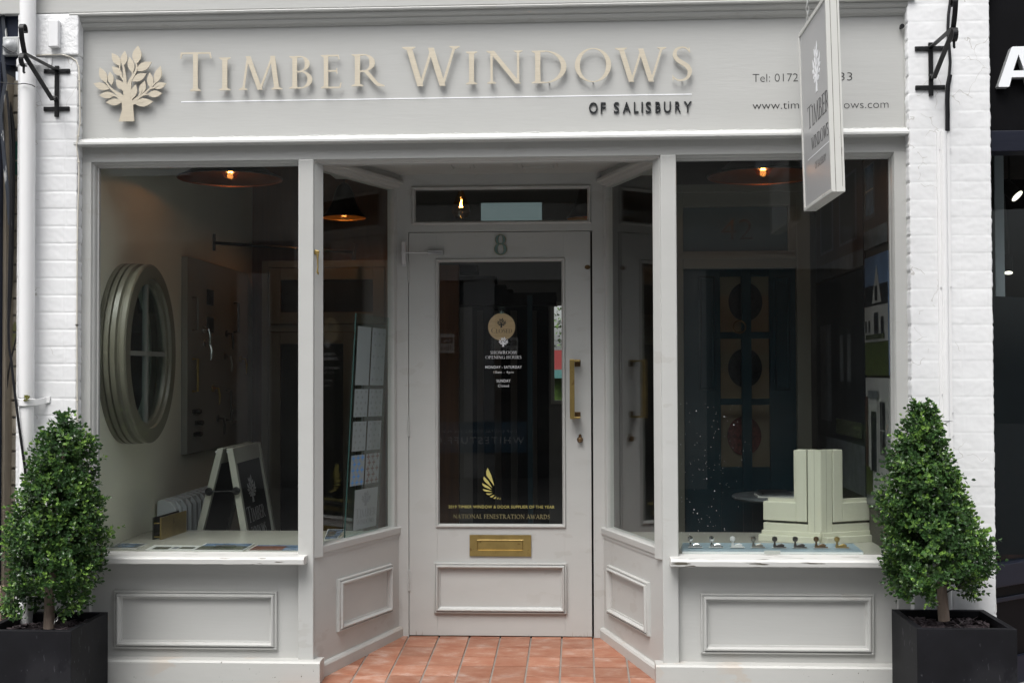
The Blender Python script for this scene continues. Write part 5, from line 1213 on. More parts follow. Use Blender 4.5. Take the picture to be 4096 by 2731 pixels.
# radiator in the bay
ra0 = atX(640, 2000, xWL+.12); Yr0, Zr1 = ra0; RD = thing('radiator', 'white ribbed radiator end-on against the left side wall', 'radiator', (xWL+.07, Yr0, zsh))
Yr0 = max(Yr0, yTop+.03); zr1 = atX(640, 1998, xWL+.1)[1]; zr1 = Z(650, 1998, Yr0)
xr0, xr1 = X(628, 2030, Yr0), X(704, 2030, Yr0)
for k in range(11):
    y_ = Yr0+k*.085; mb = MB(); w_ = .028 if k else .05
    mb.add([(xr0, y_, zr1-.6), (xr1, y_, zr1-.6), (xr1, y_, zr1-.05), (xr1-.03, y_, zr1-.012), (xr0+.02, y_, zr1), (xr0, y_, zr1-.01)]+[(a, y_+w_, b_) for a, b_ in ((xr0, zr1-.6), (xr1, zr1-.6), (xr1, zr1-.05), (xr1-.03, zr1-.012), (xr0+.02, zr1), (xr0, zr1-.01))], [(0, 1, 2, 3, 4, 5), (11, 10, 9, 8, 7, 6)]+[(i, (i+1) % 6, (i+1) % 6+6, i+6) for i in range(6)])
    mb.build('fin', M['white_enamel'], RD, bevel=.003)
MB().box(xr0+.02, xr1-.03, Yr0+.05, Yr0+.9, zr1-.58, zr1-.02).build('core', M['white_enamel'], RD)
# brass letterbox sleeve on the shelf
bz_ = zsh; pA = atZ(645, 2158, bz_); LB = thing('letterbox_sleeve', 'shiny brass letterbox sleeve standing on the left display shelf', 'letterbox', (pA[0], pA[1], bz_))
pB = atZ(620, 2150, bz_); pC = atZ(746, 2125, bz_); hB = Z(655, 2070, pA[1])-bz_
dv = Vector((pC[0]-pA[0], pC[1]-pA[1])); sv = Vector((pB[0]-pA[0]-.03, .0))
mb = MB().obox(pA, pC, (-.010, .006), bz_, bz_+hB); mb.build('brass_plate', M['brass'], LB, bevel=.001)
mb = MB().obox((pA[0]-.045, pA[1]+.004), (pC[0]-.045, pC[1]+.004), (.006, 0), bz_, bz_+hB); mb.build('inner_plate', M['pewter'], LB)
MB().box(pA[0]-.04, pA[0]-.008, pA[1]+.01, pA[1]+.016, bz_+.01, bz_+.016).box(pA[0]-.04, pA[0]-.008, pA[1]+.01, pA[1]+.016, bz_+hB-.03, bz_+hB-.024).build('spacer_rod', M['brass'], LB)
# A-board
ab = atZ(795, 2121, zsh-.0); 
AB = thing('a_board', 'folding A-board with pale frame and black panels standing in the left window', 'sign', (X(890, 2120, .84), .84, -.01))
Yn = .84; zA_ = zsh-.012; kf = 1
fT = [at(866, 1793, Yn), at(901, 1793, Yn)]; bL = [at(783, 2121, Yn), at(818, 2121, Yn)]; bR = [at(961, 2121, Yn), at(1002, 2121, Yn)]
Wd = .56                                    # runs back into the shop
def leaf_panel(nm, top, bot, s_):
    # top, bot: (x,z) outer/inner pairs of the near stile ; board extends in depth
    tx, tz = top; bx_, bz2 = bot; bx_ = tx+(bx_-tx)*(tz+.01)/(tz-bz2); bz2 = -.01
    t_ = .034; mb = MB(); fr3 = []
    off = (-.030, .0) if s_ < 0 else (.030, 0)
    def stile(Y0, Y1): mb.hexa([(bx_, Y0, bz2), (bx_+off[0]*1.25, Y0, bz2), (bx_+off[0]*1.25, Y1, bz2), (bx_, Y1, bz2)], [(tx, Y0, tz), (tx+off[0]*1.1, Y0, tz), (tx+off[0]*1.1, Y1, tz), (tx, Y1, tz)])
    stile(Yn, Yn+.035); stile(Yn+Wd-.035, Yn+Wd)
    d_ = Vector((bx_-tx, 0, bz2-tz))
    for t0, t1 in ((0.0, .085), (.93, .998)):
        a_ = Vector((tx, 0, tz))+d_*t0; b_ = Vector((tx, 0, tz))+d_*t1; o2 = Vector((off[0], 0, 0))
        mb.hexa([(b_.x, Yn+.035, b_.z), (b_.x+o2.x, Yn+.035, b_.z), (b_.x+o2.x, Yn+Wd-.035, b_.z), (b_.x, Yn+Wd-.035, b_.z)], [(a_.x, Yn+.035, a_.z), (a_.x+o2.x, Yn+.035, a_.z), (a_.x+o2.x, Yn+Wd-.035, a_.z), (a_.x, Yn+Wd-.035, a_.z)])
    fo = mb.build('board_frame', M['aframe'], AB, bevel=.002)
    a_ = Vector((tx, 0, tz))+d_*.08; b_ = Vector((tx, 0, tz))+d_*.935; q1 = off[0]*.45; q2_ = off[0]*.65
    MB().hexa([(b_.x+q1, Yn+.034, b_.z), (b_.x+q2_, Yn+.034, b_.z), (b_.x+q2_, Yn+Wd-.034, b_.z), (b_.x+q1, Yn+Wd-.034, b_.z)], [(a_.x+q1, Yn+.034, a_.z), (a_.x+q2_, Yn+.034, a_.z), (a_.x+q2_, Yn+Wd-.034, a_.z), (a_.x+q1, Yn+Wd-.034, a_.z)]).build('black_panel', M['tool_black'], AB)
    return a_, b_, q2_
leaf_panel('l', (fT[0][0]+.036, fT[0][1]), (bL[0][0]+.038, bL[0][1]), -1)
a_, b_, q2_ = leaf_panel('r', (fT[1][0]+.006, fT[1][1]), (bR[0][0]+.0, bR[0][1]), 1)
fnA = lambda u, v, w_: tuple(b_+(a_-b_)*v+Vector((q2_+.0008+w_, Yn+.04+(Wd-.08)*u, 0)))
V = MB().polys(emblem_at(.30, .66, .72, .90), fnA, .0003, .00002).polys(serif_text('TIMBER', .14, .86, .60, .085, 1.2, .02), fnA, .0003, .00002).polys(serif_text('WINDOWS', .20, .80, .50, .065, 1.1, .02), fnA, .0003, .00002); sans(V, 'OF SALISBURY', .32, .68, .41, .02, fnA, .0004)
V.polys([[(.2, .46), (.8, .46), (.8, .464), (.2, .464)]], fnA, .0003); V.build('lettering', M['grey_vinyl'], AB)
w0, w1 = at(834, 1966, Yn-.02), at(943, 1963, Yn-.02); WH = MB().tube([(w0[0], Yn-.018, w0[1]), (w1[0], Yn-.018, w1[1])], .004, 8)
for p in (w0, w1): WH.lathe([(.001, 0), (.010, .0), (.021, .004), (.021, .008), (.008, .012), (.008, .018)], (p[0], Yn-.019, p[1]), 'y', 18)
WH.build('stay_rod', M['black_iron'], AB, smooth=True)
for px in (865, 911):
    p = at(px, 1806, Yn); MB().lathe([(.001, 0), (.006, 0), (.006, .002), (.001, .003)], (p[0], Yn-.004, p[1]), 'y', 12).build('screw_cap', M['silver'], AB)
# brochures on the shelf
def sheet(label, pxs, m_face, extra, th_=.004):
    P4 = [atZ(x_, y_, zsh+th_) for x_, y_ in pxs]; c = (sum(p[0] for p in P4)/4, sum(p[1] for p in P4)/4)
    P4 = [(x_, max(y_, .064)) for x_, y_ in P4]
    o = thing('brochure', label, 'brochure', (c[0], c[1], zsh), 'brochures lying on the left display shelf')
    MB().hexa([(x_, y_, zsh+.0005) for x_, y_ in P4], [(x_, y_, zsh+th_) for x_, y_ in P4]).build('pages', M['paper'], o)
    def lerp(u, v): 
        a = Vector(P4[0])*(1-u)+Vector(P4[1])*u; b2_ = Vector(P4[3])*(1-u)+Vector(P4[2])*u; return a*(1-v)+b2_*v
    for k, (u0, v0, u1, v1, mm) in enumerate(extra):
        e = .0008+k*.0004; pts = [lerp(u0, v0), lerp(u1, v0), lerp(u1, v1), lerp(u0, v1)]
        MB().add([(p.x, p.y, zsh+th_+e) for p in pts], [(0, 1, 2, 3)]).build('cover_print', M[mm], o, recalc=False)
    return o
def C5(x_, y_): return (300+x_/1.809, 1500+y_/1.809)
sheet('pale blue printed sheet nearest the left pilaster', [C5(225, 1252), C5(440, 1252), C5(530, 1218), C5(320, 1210)], 0, [(.05, .1, .95, .92, 'print_grey'), (.2, .2, .8, .85, 'print_blue')], .002)
sheet('white brochure with small photographs, second from the left', [C5(505, 1262), C5(850, 1264), C5(925, 1232), C5(575, 1226)], 0, [(.12, .1, .45, .6, 'print_mix'), (.5, .2, .62, .6, 'print_grey'), (.66, .2, .95, .6, 'print_mix')])
sheet('brochure with a house and pale sky cover, third from the left', [C5(850, 1264), C5(1215, 1266), C5(1303, 1216), C5(950, 1214)], 0, [(.03, .04, .98, .96, 'print_blue'), (.03, .04, .97, .55, 'print_mix'), (.3, .5, .7, .72, 'print_grey')], .006)
sheet('brochure with a brick house and blue cover beside the left mullion', [C5(1240, 1268), C5(1640, 1270), C5(1700, 1228), C5(1320, 1226)], 0, [(.02, .04, .98, .96, 'print_blue'), (.02, .04, .62, .75, 'print_red')])
sheet('brochure with a mountain photograph in the left splay window', [C5(1800, 1192), C5(1895, 1182), C5(1960, 1112), C5(1830, 1112)], 0, [(.04, .04, .96, .96, 'print_blue'), (.1, .3, .6, .8, 'print_grey')])
# etched glass sample leaning in the splay window
gp = [(1379, 2150), (1511, 2111), (1553, 1262), (1424, 1253)]
Ya, Yb = .30, .60
def gpt(u, v):      # u across 0..1, v up 0..1
    bl = Vector((X(1379, 2150, Ya), Ya, zsh+.002)); brr = Vector((X(1511, 2111, Yb), Yb, zsh+.002)); tlv = Vector((X(1426, 1253, Ya+.10), Ya+.10, Z(1424, 1253, Ya+.10))); trv = tlv+(brr-bl)*1.03+Vector((.0, 0, -.008))
    return (bl*(1-u)+brr*u)*(1-v)+(tlv*(1-u)+trv*u)*v
nrm = (gpt(1, 0)-gpt(0, 0)).cross(gpt(0, 1)-gpt(0, 0)).normalized()
if nrm.y > 0: nrm = -nrm
GS = thing('glass_sample', 'tall leaning glass panel of etched pattern samples in the left splay window', 'glass panel', tuple(gpt(.5, 0)))
GP = MB().hexa([gpt(0, 0), gpt(1, 0), gpt(1, 0)-nrm*.004, gpt(0, 0)-nrm*.004], [gpt(0, 1), gpt(1, 1), gpt(1, 1)-nrm*.004, gpt(0, 1)-nrm*.004]); GP.build('glass_sheet', M['glass_clear'], GS)
fnG = lambda u, v, w_: tuple(gpt(u, v)+nrm*(.0006+w_))
MB().hexa([gpt(-.012, 0), gpt(0, 0), gpt(0, 0)-nrm*.005, gpt(-.012, 0)-nrm*.005], [gpt(-.012, 1), gpt(0, 1), gpt(0, 1)-nrm*.005, gpt(-.012, 1)-nrm*.005]).build('polished_edge', M['glass_edge'], GS)
FR = MB(); MT = MB(); BL = MB(); BR_ = MB()
vr = [(.94, .69), (.67, .54), (.52, .375), (.365, .235)]
rows_ = [(.685, .945), (.545, .668), (.395, .525), (.245, .378)]
for r_, (v0, v1) in enumerate(rows_):
    for c_, (u0, u1) in enumerate(((.06, .46), (.50, .92))):
        cut = .0; FR.polys([[(u0, v0), (u1, v0), (u1, v1), (u0, v1)]], fnG, .0002)
        nu, nv = 3, 5
        for i in range(nu):
            for j in range(nv):
                uc = u0+(u1-u0)*(i+.5+(.25 if j % 2 else -.0))/nu; vc = v0+(v1-v0)*(j+.5)/nv
                if uc > u1-.05: continue
                s_ = .035; sv_ = .010
                if r_ == 0 and c_ == 0: continue
                t = BL if (r_ == 3 and c_ == 0) else BR_ if (r_ == 3) else MT
                k = 1.3 if r_ == 3 else .8
                t.polys([[(uc-s_*k, vc), (uc, vc-sv_*k), (uc+s_*k, vc), (uc, vc+sv_*k)]] if r_ != 3 else [[(uc-s_*k, vc-.003), (uc+s_*k, vc-.003), (uc+s_*k, vc+.003), (uc-s_*k, vc+.003)], [(uc-.01, vc-sv_*k), (uc+.01, vc-sv_*k), (uc+.01, vc+sv_*k), (uc-.01, vc+sv_*k)]], fnG, .0005)
FR.polys([[(.22, .05), (.92, .05), (.92, .225), (.22, .225)]], fnG, .0002)
MT.polys(emblem_at(.42, .72, .15, .215), fnG, .0005, .00002); MT.polys([[(u_, v_) for u_, v_ in p] for p in serif_text('TIMBER', .25, .9, .10, .035, 1.2, .03)], fnG, .0005, .00002); MT.polys(serif_text('WINDOWS', .3, .85, .07, .02, 1.2, .03), fnG, .0005, .00002)
FR.build('frosted_square', M['frost'], GS); MT.build('etched_motif', M['etch'], GS); BL.build('blue_motif', M['motif_blue'], GS); BR_.build('brown_motif', M['motif_brown'], GS)
# brass hook on the return post
hk = at(1271, 1010, .03); HKo = thing('window_stay_hook', 'small brass window catch on the post beside the left splay window', 'catch', (hk[0], .03, hk[1]))
z0_, z1_ = Z(1272, 1098, .02), Z(1268, 1000, .02)
MB().lathe([(.001, 0), (.011, 0), (.010, .004), (.001, .006)], (X(1264, 1010, .02), .012, Z(1264, 1010, .02)), 'y', 14).box(X(1264, 1010, .02), X(1279, 1010, .02), .004, .014, Z(1264, 1016, .02), Z(1264, 1004, .02)).build('rose', M['brass'], HKo, bevel=.001)
MB().tube([(X(1274, 1018, .02), .004, Z(1274, 1018, .02)), (X(1274, 1035, .02), .002, Z(1274, 1035, .02)), (X(1275, 1070, .02), .002, Z(1275, 1070, .02)), (X(1273, 1090, .02), .0, Z(1273, 1090, .02)), (X(1277, 1098, .02), -.001, Z(1277, 1098, .02)), (X(1278, 1090, .02), -.003, Z(1278, 1090, .02))], [.006, .0035, .003, .0042, .004, .003], 8).build('hook', M['brass'], HKo, smooth=True)

# ================================================================== RIGHT DISPLAY
Yt = 1.35
q = rect(2735, 800, 3205, 2120, Yt); TD = thing('display_door', 'dark teal panelled display door with number 42 in its fanlight', 'door', ((q[0]+q[1])/2, Yt, -.01))
f = MB(); fx = (X(2715, 1200, Yt), X(2749, 1200, Yt), X(3152, 1200, Yt), X(3228, 1200, Yt)); zt42 = Z(2950, 760, Yt)
f.box(fx[0]-.10, fx[1]-.02, Yt, Yt+.10, -.01, zt42); f.box(X(3188, 1200, Yt), fx[3]+.02, Yt, Yt+.10, -.01, zt42); f.box(fx[1]-.02, X(3188, 1200, Yt), Yt+.002, Yt+.10, Z(2950, 825, Yt), zt42); f.box(fx[1]-.02, X(3188, 1200, Yt), Yt+.002, Yt+.10, Z(2950, 1072, Yt), Z(2950, 1004, Yt)); f.box(X(3153, 900, Yt), X(3188, 900, Yt), Yt+.004, Yt+.10, Z(2950, 1004, Yt), Z(2950, 825, Yt))
f.box(fx[0]-.10, fx[3]+.06, Yt-.02, Yt, Z(2950, 770, Yt), zt42+.03); f.box(fx[0]-.05, X(3185, 1200, Yt), Yt-.012, Yt, Z(2950, 1036, Yt), Z(2950, 1018, Yt)); f.build('door_surround', M['display_frame'], TD, bevel=.003)
MB().box(fx[1]-.018, X(3153, 900, Yt)-.001, Yt+.03, Yt+.04, Z(2950, 1003, Yt), Z(2950, 826, Yt)).build('fanlight', mat('fanlight_film', (.045, .080, .095), .6, spec=.2), TD)
V = MB(); sans(V, '42', X(2887, 930, Yt), X(3014, 930, Yt), Z(2950, 957, Yt), 88/F_*(Yt+5.46), lambda u, v, w_: (u, Yt+.0295-w_, v), .0006, -.012); V.build('fanlight_number', M['panel_dark'], TD)
dx0, dx1 = fx[1]-.018, X(3188, 1200, Yt)-.001; dzt = Z(2950, 1073, Yt)
gxa, gxb = X(2882, 1300, Yt+.03), X(3080, 1300, Yt+.03); mz0, mz1 = X(2971, 1300, Yt), X(3009, 1300, Yt)
D = MB(); D.box(dx0, gxa-.0, Yt+.04, Yt+.08, -.01, dzt); D.box(gxb, dx1, Yt+.04, Yt+.08, -.01, dzt); D.box(mz0, mz1, Yt+.036, Yt+.08, -.01, dzt); ztp, zbt = Z(2980, 1105, Yt+.04), Z(2980, 1868, Yt+.04)
D.box(gxa, mz0, Yt+.041, Yt+.08, ztp, dzt); D.box(mz1, gxb, Yt+.041, Yt+.08, ztp, dzt); D.box(gxa, mz0, Yt+.041, Yt+.08, -.01, zbt); D.box(mz1, gxb, Yt+.041, Yt+.08, -.01, zbt)
for a, b_ in ((1327, 1354), (1594, 1619)): D.box(gxa, mz0, Yt+.042, Yt+.08, Z(2980, b_, Yt+.04), Z(2980, a, Yt+.04)); D.box(mz1, gxb, Yt+.042, Yt+.08, Z(2980, b_, Yt+.04), Z(2980, a, Yt+.04))
D.build('door_leaf', M['teal'], TD, bevel=.002)
ph = rect(2795, 1105, 2860, 1560, Yt+.04); Pn = MB().frame(ph[0], ph[1], ph[2], ph[3], Yt+.04, .016, [(0, 0), (.3, .008), (.7, .008), (1, 0)]); ph2 = rect(3095, 1105, 3160, 1560, Yt+.04); Pn.frame(ph2[0], ph2[1], ph2[2], ph2[3], Yt+.04, .016, [(0, 0), (.3, .008), (.7, .008), (1, 0)]); Pn.build('panel_moulding', M['teal'], TD)
kr = MB(); kc = at(2958, 1307, Yt+.02); kr.tube([(kc[0]+.034*cos(2*pi*k/20), Yt+.025, kc[1]+.034*sin(2*pi*k/20)) for k in range(21)], .004, 6); kr.build('knocker_ring', M['bronze'], TD, smooth=True)
# linen board with round plates behind the door glazing
LBd = thing('linen_board', 'pale linen board carrying round floral plates behind the teal door', 'board', (X(2981, 1500, Yt+.2), Yt+.2, .5))
b = rect(2870, 1095, 3090, 1880, Yt+.2); MB().box(b[0], b[1], Yt+.2, Yt+.22, b[2], b[3]).build('backing', M['linen'], LBd)
for (px, py, mm) in ((2982.6, 1207, 'disc_dark'), (2981, 1471, 'disc_dark'), (2978, 1743, 'disc_red')):
    p = at(px, py, Yt+.18); MB().lathe([(.001, .015), (66*(Yt+5.64)/F_, .015), (67*(Yt+5.64)/F_, .005), (.05, 0), (.001, 0)], (p[0], Yt+.184, p[1]), 'y', 40, 1, 1.15).build('plate', M[mm], LBd)
# posters on the right side wall
def poster(label, x0, x1, yl, yr, bits):
    """corners by photo columns x0 (far) x1 (near); yl = (top,bottom) rows at the far edge"""
    xp = xWR-.012; yF_ = atX(x0, 1500, xp)[0]; yN_ = atX(x1, 1500, xp)[0]; zt2 = atX(x0, yl[0], xp)[1]; zb2 = atX(x0, yl[1], xp)[1]
    yN_ = max(yN_, .075)
    o = thing('poster', label, 'poster', (xp, (yF_+yN_)/2, zb2), 'house photographs on the right side wall')
    MB().box(xp, xp+.010, yN_, yF_, zb2, zt2).build('print', M[bits[0]], o)
    for k, (u0, v0, u1, v1, mm) in enumerate(bits[1:]):
        e = .0008*(k+1); yy0, yy1 = yF_+(yN_-yF_)*u0, yF_+(yN_-yF_)*u1; z0_, z1_ = zb2+(zt2-zb2)*v0, zb2+(zt2-zb2)*v1
        if isinstance(mm, tuple): 
            mm, kind = mm; ym = (yy0+yy1)/2; MB().add([(xp-e, yy0, z0_), (xp-e, yy1, z0_), (xp-e, ym, z1_)], [(0, 1, 2)]).build('image', M[mm], o, recalc=False)
        else: MB().add([(xp-e, yy0, z0_), (xp-e, yy1, z0_), (xp-e, yy1, z1_), (xp-e, yy0, z1_)], [(0, 1, 2, 3)]).build('image', M[mm], o, recalc=False)
poster('tall dark poster of a brick house with long windows, near the teal door', 3268, 3458, (640, 1130), 0, ['print_brick', (0, 0, 1, .12, 'print_grey'), (.12, .2, .42, .7, 'print_grey'), (.15, .22, .39, .68, 'print_dark'), (.55, .2, .9, .7, 'print_grey'), (.58, .22, .87, .68, 'print_dark'), (.1, .74, .45, .95, 'print_dark')])
poster('tall poster of a brick house with a blue window nearest the pilaster', 3462, 3562, (640, 1000), 0, ['print_brick', (0, 0, 1, .2, 'print_grey'), (.05, .32, .5, .92, 'print_grey'), (.1, .36, .45, .9, 'print_blue'), (.1, .62, .45, .64, 'print_white')])
poster('poster of a white gabled cottage with green lawn and blue sky', 3462, 3562, (1035, 1500), 0, ['print_sky', (0, .0, 1, .30, 'print_green'), (.0, .28, 1, .62, 'print_white'), (0, .58, 1, .75, 'print_dark'), (.35, .60, .75, .92, ('print_white', 't')), (.05, .36, .12, .46, 'print_dark'), (.2, .36, .27, .46, 'print_dark'), (.45, .30, .62, .52, 'print_dark'), (.5, .62, .6, .74, 'print_dark'), (.75, .34, .85, .48, 'print_dark'), (.1, .3, .9, .34, 'print_mix')])
poster('large dark poster of gardens and terraces below the brick house', 3268, 3458, (1140, 1900), 0, ['print_dark', (0, .0, 1, .22, 'print_grey'), (.1, .3, .35, .78, 'print_grey'), (.5, .35, .8, .8, 'print_dark'), (.45, .25, .95, .32, 'print_mix'), (.55, .5, .62, .72, 'print_grey'), (.7, .5, .77, .72, 'print_grey')])
poster('poster of a white doorway with pillars and a sash window', 3462, 3562, (1510, 2010), 0, ['print_white', (0, 0, 1, .10, 'print_grey'), (0, .08, .3, .3, 'print_green'), (.0, .3, .12, .85, 'print_brick'), (.22, .28, .55, .88, 'print_white'), (.27, .28, .5, .74, 'print_dark'), (.66, .42, .85, .82, 'print_dark'), (.66, .6, .85, .61, 'print_white'), (.745, .42, .755, .82, 'print_white'), (.18, .84, .6, .9, 'print_grey'), (.62, .36, .9, .39, 'print_grey')])
# corner window sample on the right shelf
Yc0 = .42
CWs = thing('corner_window_sample', 'cut-away cream painted timber window corner sample on the right shelf', 'window sample', (X(3270, 2150, Yc0), Yc0, zsh))
pk = lambda x_, y_: at(2400+x_/1.809, 1500+y_/1.809, Yc0)
ax_ = pk(1600, 1000)[0]; zt3 = pk(1600, 543)[1]
# two wings meeting at the corner post: each runs back at an angle
import itertools
wa = radians(24)
def wing_box(mb, s_, s0, s1, z0_, z1_, d0, d1):
    """s along the wing from the corner, d depth behind its face"""
    dx, dy_ = cos(wa)*s_, sin(wa); nx, ny = -sin(wa)*s_*-1*-1, cos(wa)
    p = lambda a, b2_: (ax_+dx*a+(-s_*-sin(wa))*0+(s_*-sin(wa))*b2_, Yc0+dy_*a+cos(wa)*b2_)
    P_ = [p(s0, d0), p(s1, d0), p(s1, d1), p(s0, d1)]; mb.hexa([(a, b2_, z0_) for a, b2_ in P_], [(a, b2_, z1_) for a, b2_ in P_])
kx_ = (Yc0+5.46)/F_/1.809
zz = lambda y_: pk(1600, y_)[1]
for s_ in (-1, 1):
    fr4 = MB(); lim = .33 if s_ > 0 else .275
    wing_box(fr4, s_, 0, .062, zz(1142), zt3, 0, .06)                       # post half
    wing_box(fr4, s_, .062, lim, zz(1142), zz(1085), .0, .06)                   # lower frame rail
    fr4.build('frame', M['cream_sample'], CWs, bevel=.002)
    sa_ = MB(); sw = .052
    wing_box(sa_, s_, .066, .066+sw+.0, zz(1068), zt3, -.004, .05)
    wing_box(sa_, s_, .066+sw, lim, zz(1068), zz(930), -.0035, .05)
    sa_.build('sash', M['cream_sample'], CWs, bevel=.003)
    gb = MB(); wing_box(gb, s_, .066+sw-.004, .066+sw+.012, zz(930), zt3-.004, .012, .040); wing_box(gb, s_, .066+sw+.012, lim-.02, zz(930)-.002, zz(905)-.0, .014, .038); gb.build('glazing_unit', M['glass_clear'] if 0 else M['cream_sample'], CWs)
    jl = MB(); wing_box(jl, s_, .0300, .0308, zz(1142)+.002, zt3-.001, -.0005, .001); jl.build('joint_line', M['pewter'], CWs)
    sl4 = MB(); wing_box(sl4, s_, 0, lim+.012, zsh, zsh+.030, -.045, .075); wing_box(sl4, s_, 0, lim+.006, zsh+.030, zz(1142)+.001, -.012, .06); sl4.build('sill', M['cream_sample'], CWs, bevel=.002)
# latch display strip
sx0, sx1 = X(2727, 2195, .10), X(3447, 2205, .10)
ysA = atZ(3000, 2200, zsh+.01)[1]; y0_, y1_ = .072, .175
LS = thing('latch_display', 'pale blue display strip with eight sash latches in different metals', 'display strip', ((sx0+sx1)/2, y0_, zsh))
MB().add([(sx0, y0_, zsh+.0006), (sx1, y0_, zsh+.0006), (sx1, y1_, zsh+.0006), (sx0, y1_, zsh+.0006), (sx0, y0_, zsh+.012), (sx1, y0_, zsh+.012), (sx1-.02, y1_, zsh+.034), (sx0+.01, y1_, zsh+.034)], [(0, 3, 2, 1), (4, 5, 6, 7), (0, 1, 5, 4), (1, 2, 6, 5), (2, 3, 7, 6), (3, 0, 4, 7)]).build('card', M['strip_blue'], LS)
MB().box(sx0, sx1, y0_-.0015, y0_+.003, zsh+.0005, zsh+.0095).build('card_edge', M['white_vinyl'], LS)
lab = MB(); lab.box(X(3053, 2190, .1), X(3117, 2190, .1), y0_-.0025, y0_-.0016, zsh-.0+.001, zsh+.016); lab.build('price_label', M['paper'], LS)
for i, (px, mm) in enumerate(((2762, 'chrome'), (2846, 'chrome'), (2930, 'silver'), (3013, 'nickel'), (3098, 'pewter'), (3180, 'pewter'), (3264, 'bronze'), (3347, 'brass'))):
    x_ = X(px, 2165, .12); b0 = zsh+.0225; mb = MB(); yy = .115
    MB().box(x_-.012, x_+.052, yy-.014, yy+.014, b0+.0002, b0+.0010).build('latch_card', M['paper'], LS)
    mb.lathe([(.004, 0), (.0065, .002), (.004, .012), (.0045, .018), (.0105, .022), (.0125, .030), (.0105, .038), (.002, .042)], (x_, yy, b0+.008), 'z', 16)
    mb.box(x_-.006, x_+.016, yy-.007, yy+.007, b0+.001, b0+.010); mb.box(x_+.010, x_+.050, yy-.009, yy+.009, b0+.0008, b0+.004); mb.box(x_+.014, x_+.040, yy-.006, yy+.006, b0+.004, b0+.013); mb.tube([(x_+.012, yy, b0+.010), (x_+.030, yy, b0+.016), (x_+.042, yy, b0+.010)], .003, 6)
    mb.build('latch', M[mm], LS, smooth=True)
# table with magazines behind
tp = at(3120, 1985, 1.05); RT = thing('round_table', 'low dark round table behind the right display shelf', 'table', (tp[0], 1.1, -.01))
zt5 = Z(3120, 1980, 1.1); MB().lathe([(.01, -.02), (.23, -.02), (.24, -.012), (.24, -.004), (.235, 0), (.01, 0)], (tp[0], 1.1, zt5), 'z', 40).build('table_top', M['print_grey'], RT, smooth=True)
MB().lathe([(.16, 0), (.16, .01), (.02, .03), (.02, zt5-.02+.01), (.05, zt5-.01)], (tp[0], 1.1, -.01), 'z', 20).build('pedestal', M['black_iron'], RT, smooth=True)
for k in range(3):
    xm, sh = X(3100+k*8, 1975, 1.05), .01*k; mg = MB().box(xm-.10, xm+.11-k*.03, .95+sh, 1.12+sh, zt5+.0005+k*.0085, zt5+.0085+k*.0085); mg.org = (xm, 1.03, zt5+k*.0085)
    tag(mg.build('magazine', M[('paper', 'print_grey', 'print_dark')[k]], bevel=.001), ('white magazine at the bottom of the pile on the round table', 'grey magazine in the middle of the pile on the round table', 'dark magazine on top of the pile on the round table')[k], 'magazine', 'magazines on the round table')
# specks of paint on the right window glass
sp = MB(); rn = random.Random(2)
for k in range(120):
    t = rn.random(); px = 2400+rn.gauss(790, 150)/1.809; py = 1500+rn.uniform(200, 1150)/1.809
    if px < 2720: continue
    p = at(px, py, gY); r_ = rn.choice((.0006, .0007, .0008, .0010, .0013, .0022 if rn.random() < .2 else .0009)); sp.add([(p[0]+r_*cos(a), gY-.0006, p[1]+r_*1.2*sin(a)) for a in [2*pi*i/6 for i in range(6)]], [tuple(range(6))])
spo = sp.build('paint_speck', M['white_vinyl'], SF, recalc=False); spo['kind'] = 'stuff'

# ================================================================== NEIGHBOUR, RIGHT: black shopfront
NR = thing('black_shop', 'black painted neighbouring shopfront with white raised letters at the right edge', 'shopfront', (X(4040, 1300, .05), .05, KERB))
nx0 = pxr1-.01; zN1 = Z(3990, 530, .02); zN2 = Z(3990, 612, .02)
MB().box(nx0, nx0+3.0, -.0, .06, zN1, zCt+.6).build('fascia_board', M['black_shop'], NR)
MB().box(nx0, nx0+3.0, -.02, .1, zN2, zN1-.0).build('navy_rail', M['dark_navy'], NR, bevel=.003)
MB().add([(X(3962, 25, -.06), -.07, Z(3962, 25, -.06)), (X(3962, 25, -.06)+.3, -.07, Z(3962, 25, -.06)+.24), (X(3962, 25, -.06)+.3, .0, Z(3962, 25, -.06)+.24), (X(3962, 25, -.06), .0, Z(3962, 25, -.06))], [(0, 1, 2, 3)]).build('eaves_trim', M['cream'], NR, recalc=False) if 0 else None
Ad = [(0, 0), (.30, 0), (.37, .235), (.80, .235), (.87, 0), (1.17, 0), (.78, 1), (.39, 1)]
xa0 = X(3990, 350, -.03); sA = (Z(4000, 190, -.03)-Z(4000, 350, -.03)); wA = .75*sA/1.0
def PN(d0): return lambda u, v, w_: (xa0+u*sA*.86, d0-w_, Z(4000, 351, -.03)+v*sA)
outer = [(0, 0), (.0, .03), (.36, .97), (.42, 1), (.74, 1), (.80, .97), (1.16, .03), (1.16, 0), (.86, 0), (.81, .04), (.765, .235), (.395, .235), (.35, .04), (.30, 0)]
def letterA(mb, fn, d):
    # front face in pieces so that the counter stays open
    lft = [(0, .03), (.02, 0), (.29, 0), (.315, .02), (.445, .46), (.58, .80), (.58, 1), (.42, 1), (.38, .97)]; rgt = [(1.16-u, v) for u, v in lft]; br_ = [(.37, .235), (.79, .235), (.735, .40), (.425, .40)]
    return mb.polys([lft, rgt, br_], fn, d, .0004)
LA = letterA(MB(), PN(-.002), .035); LA.build('letter_edge', M['letter_side'], NR); letterA(MB(), PN(-.0385), .004).build('letter', M['shop_letter'], NR)
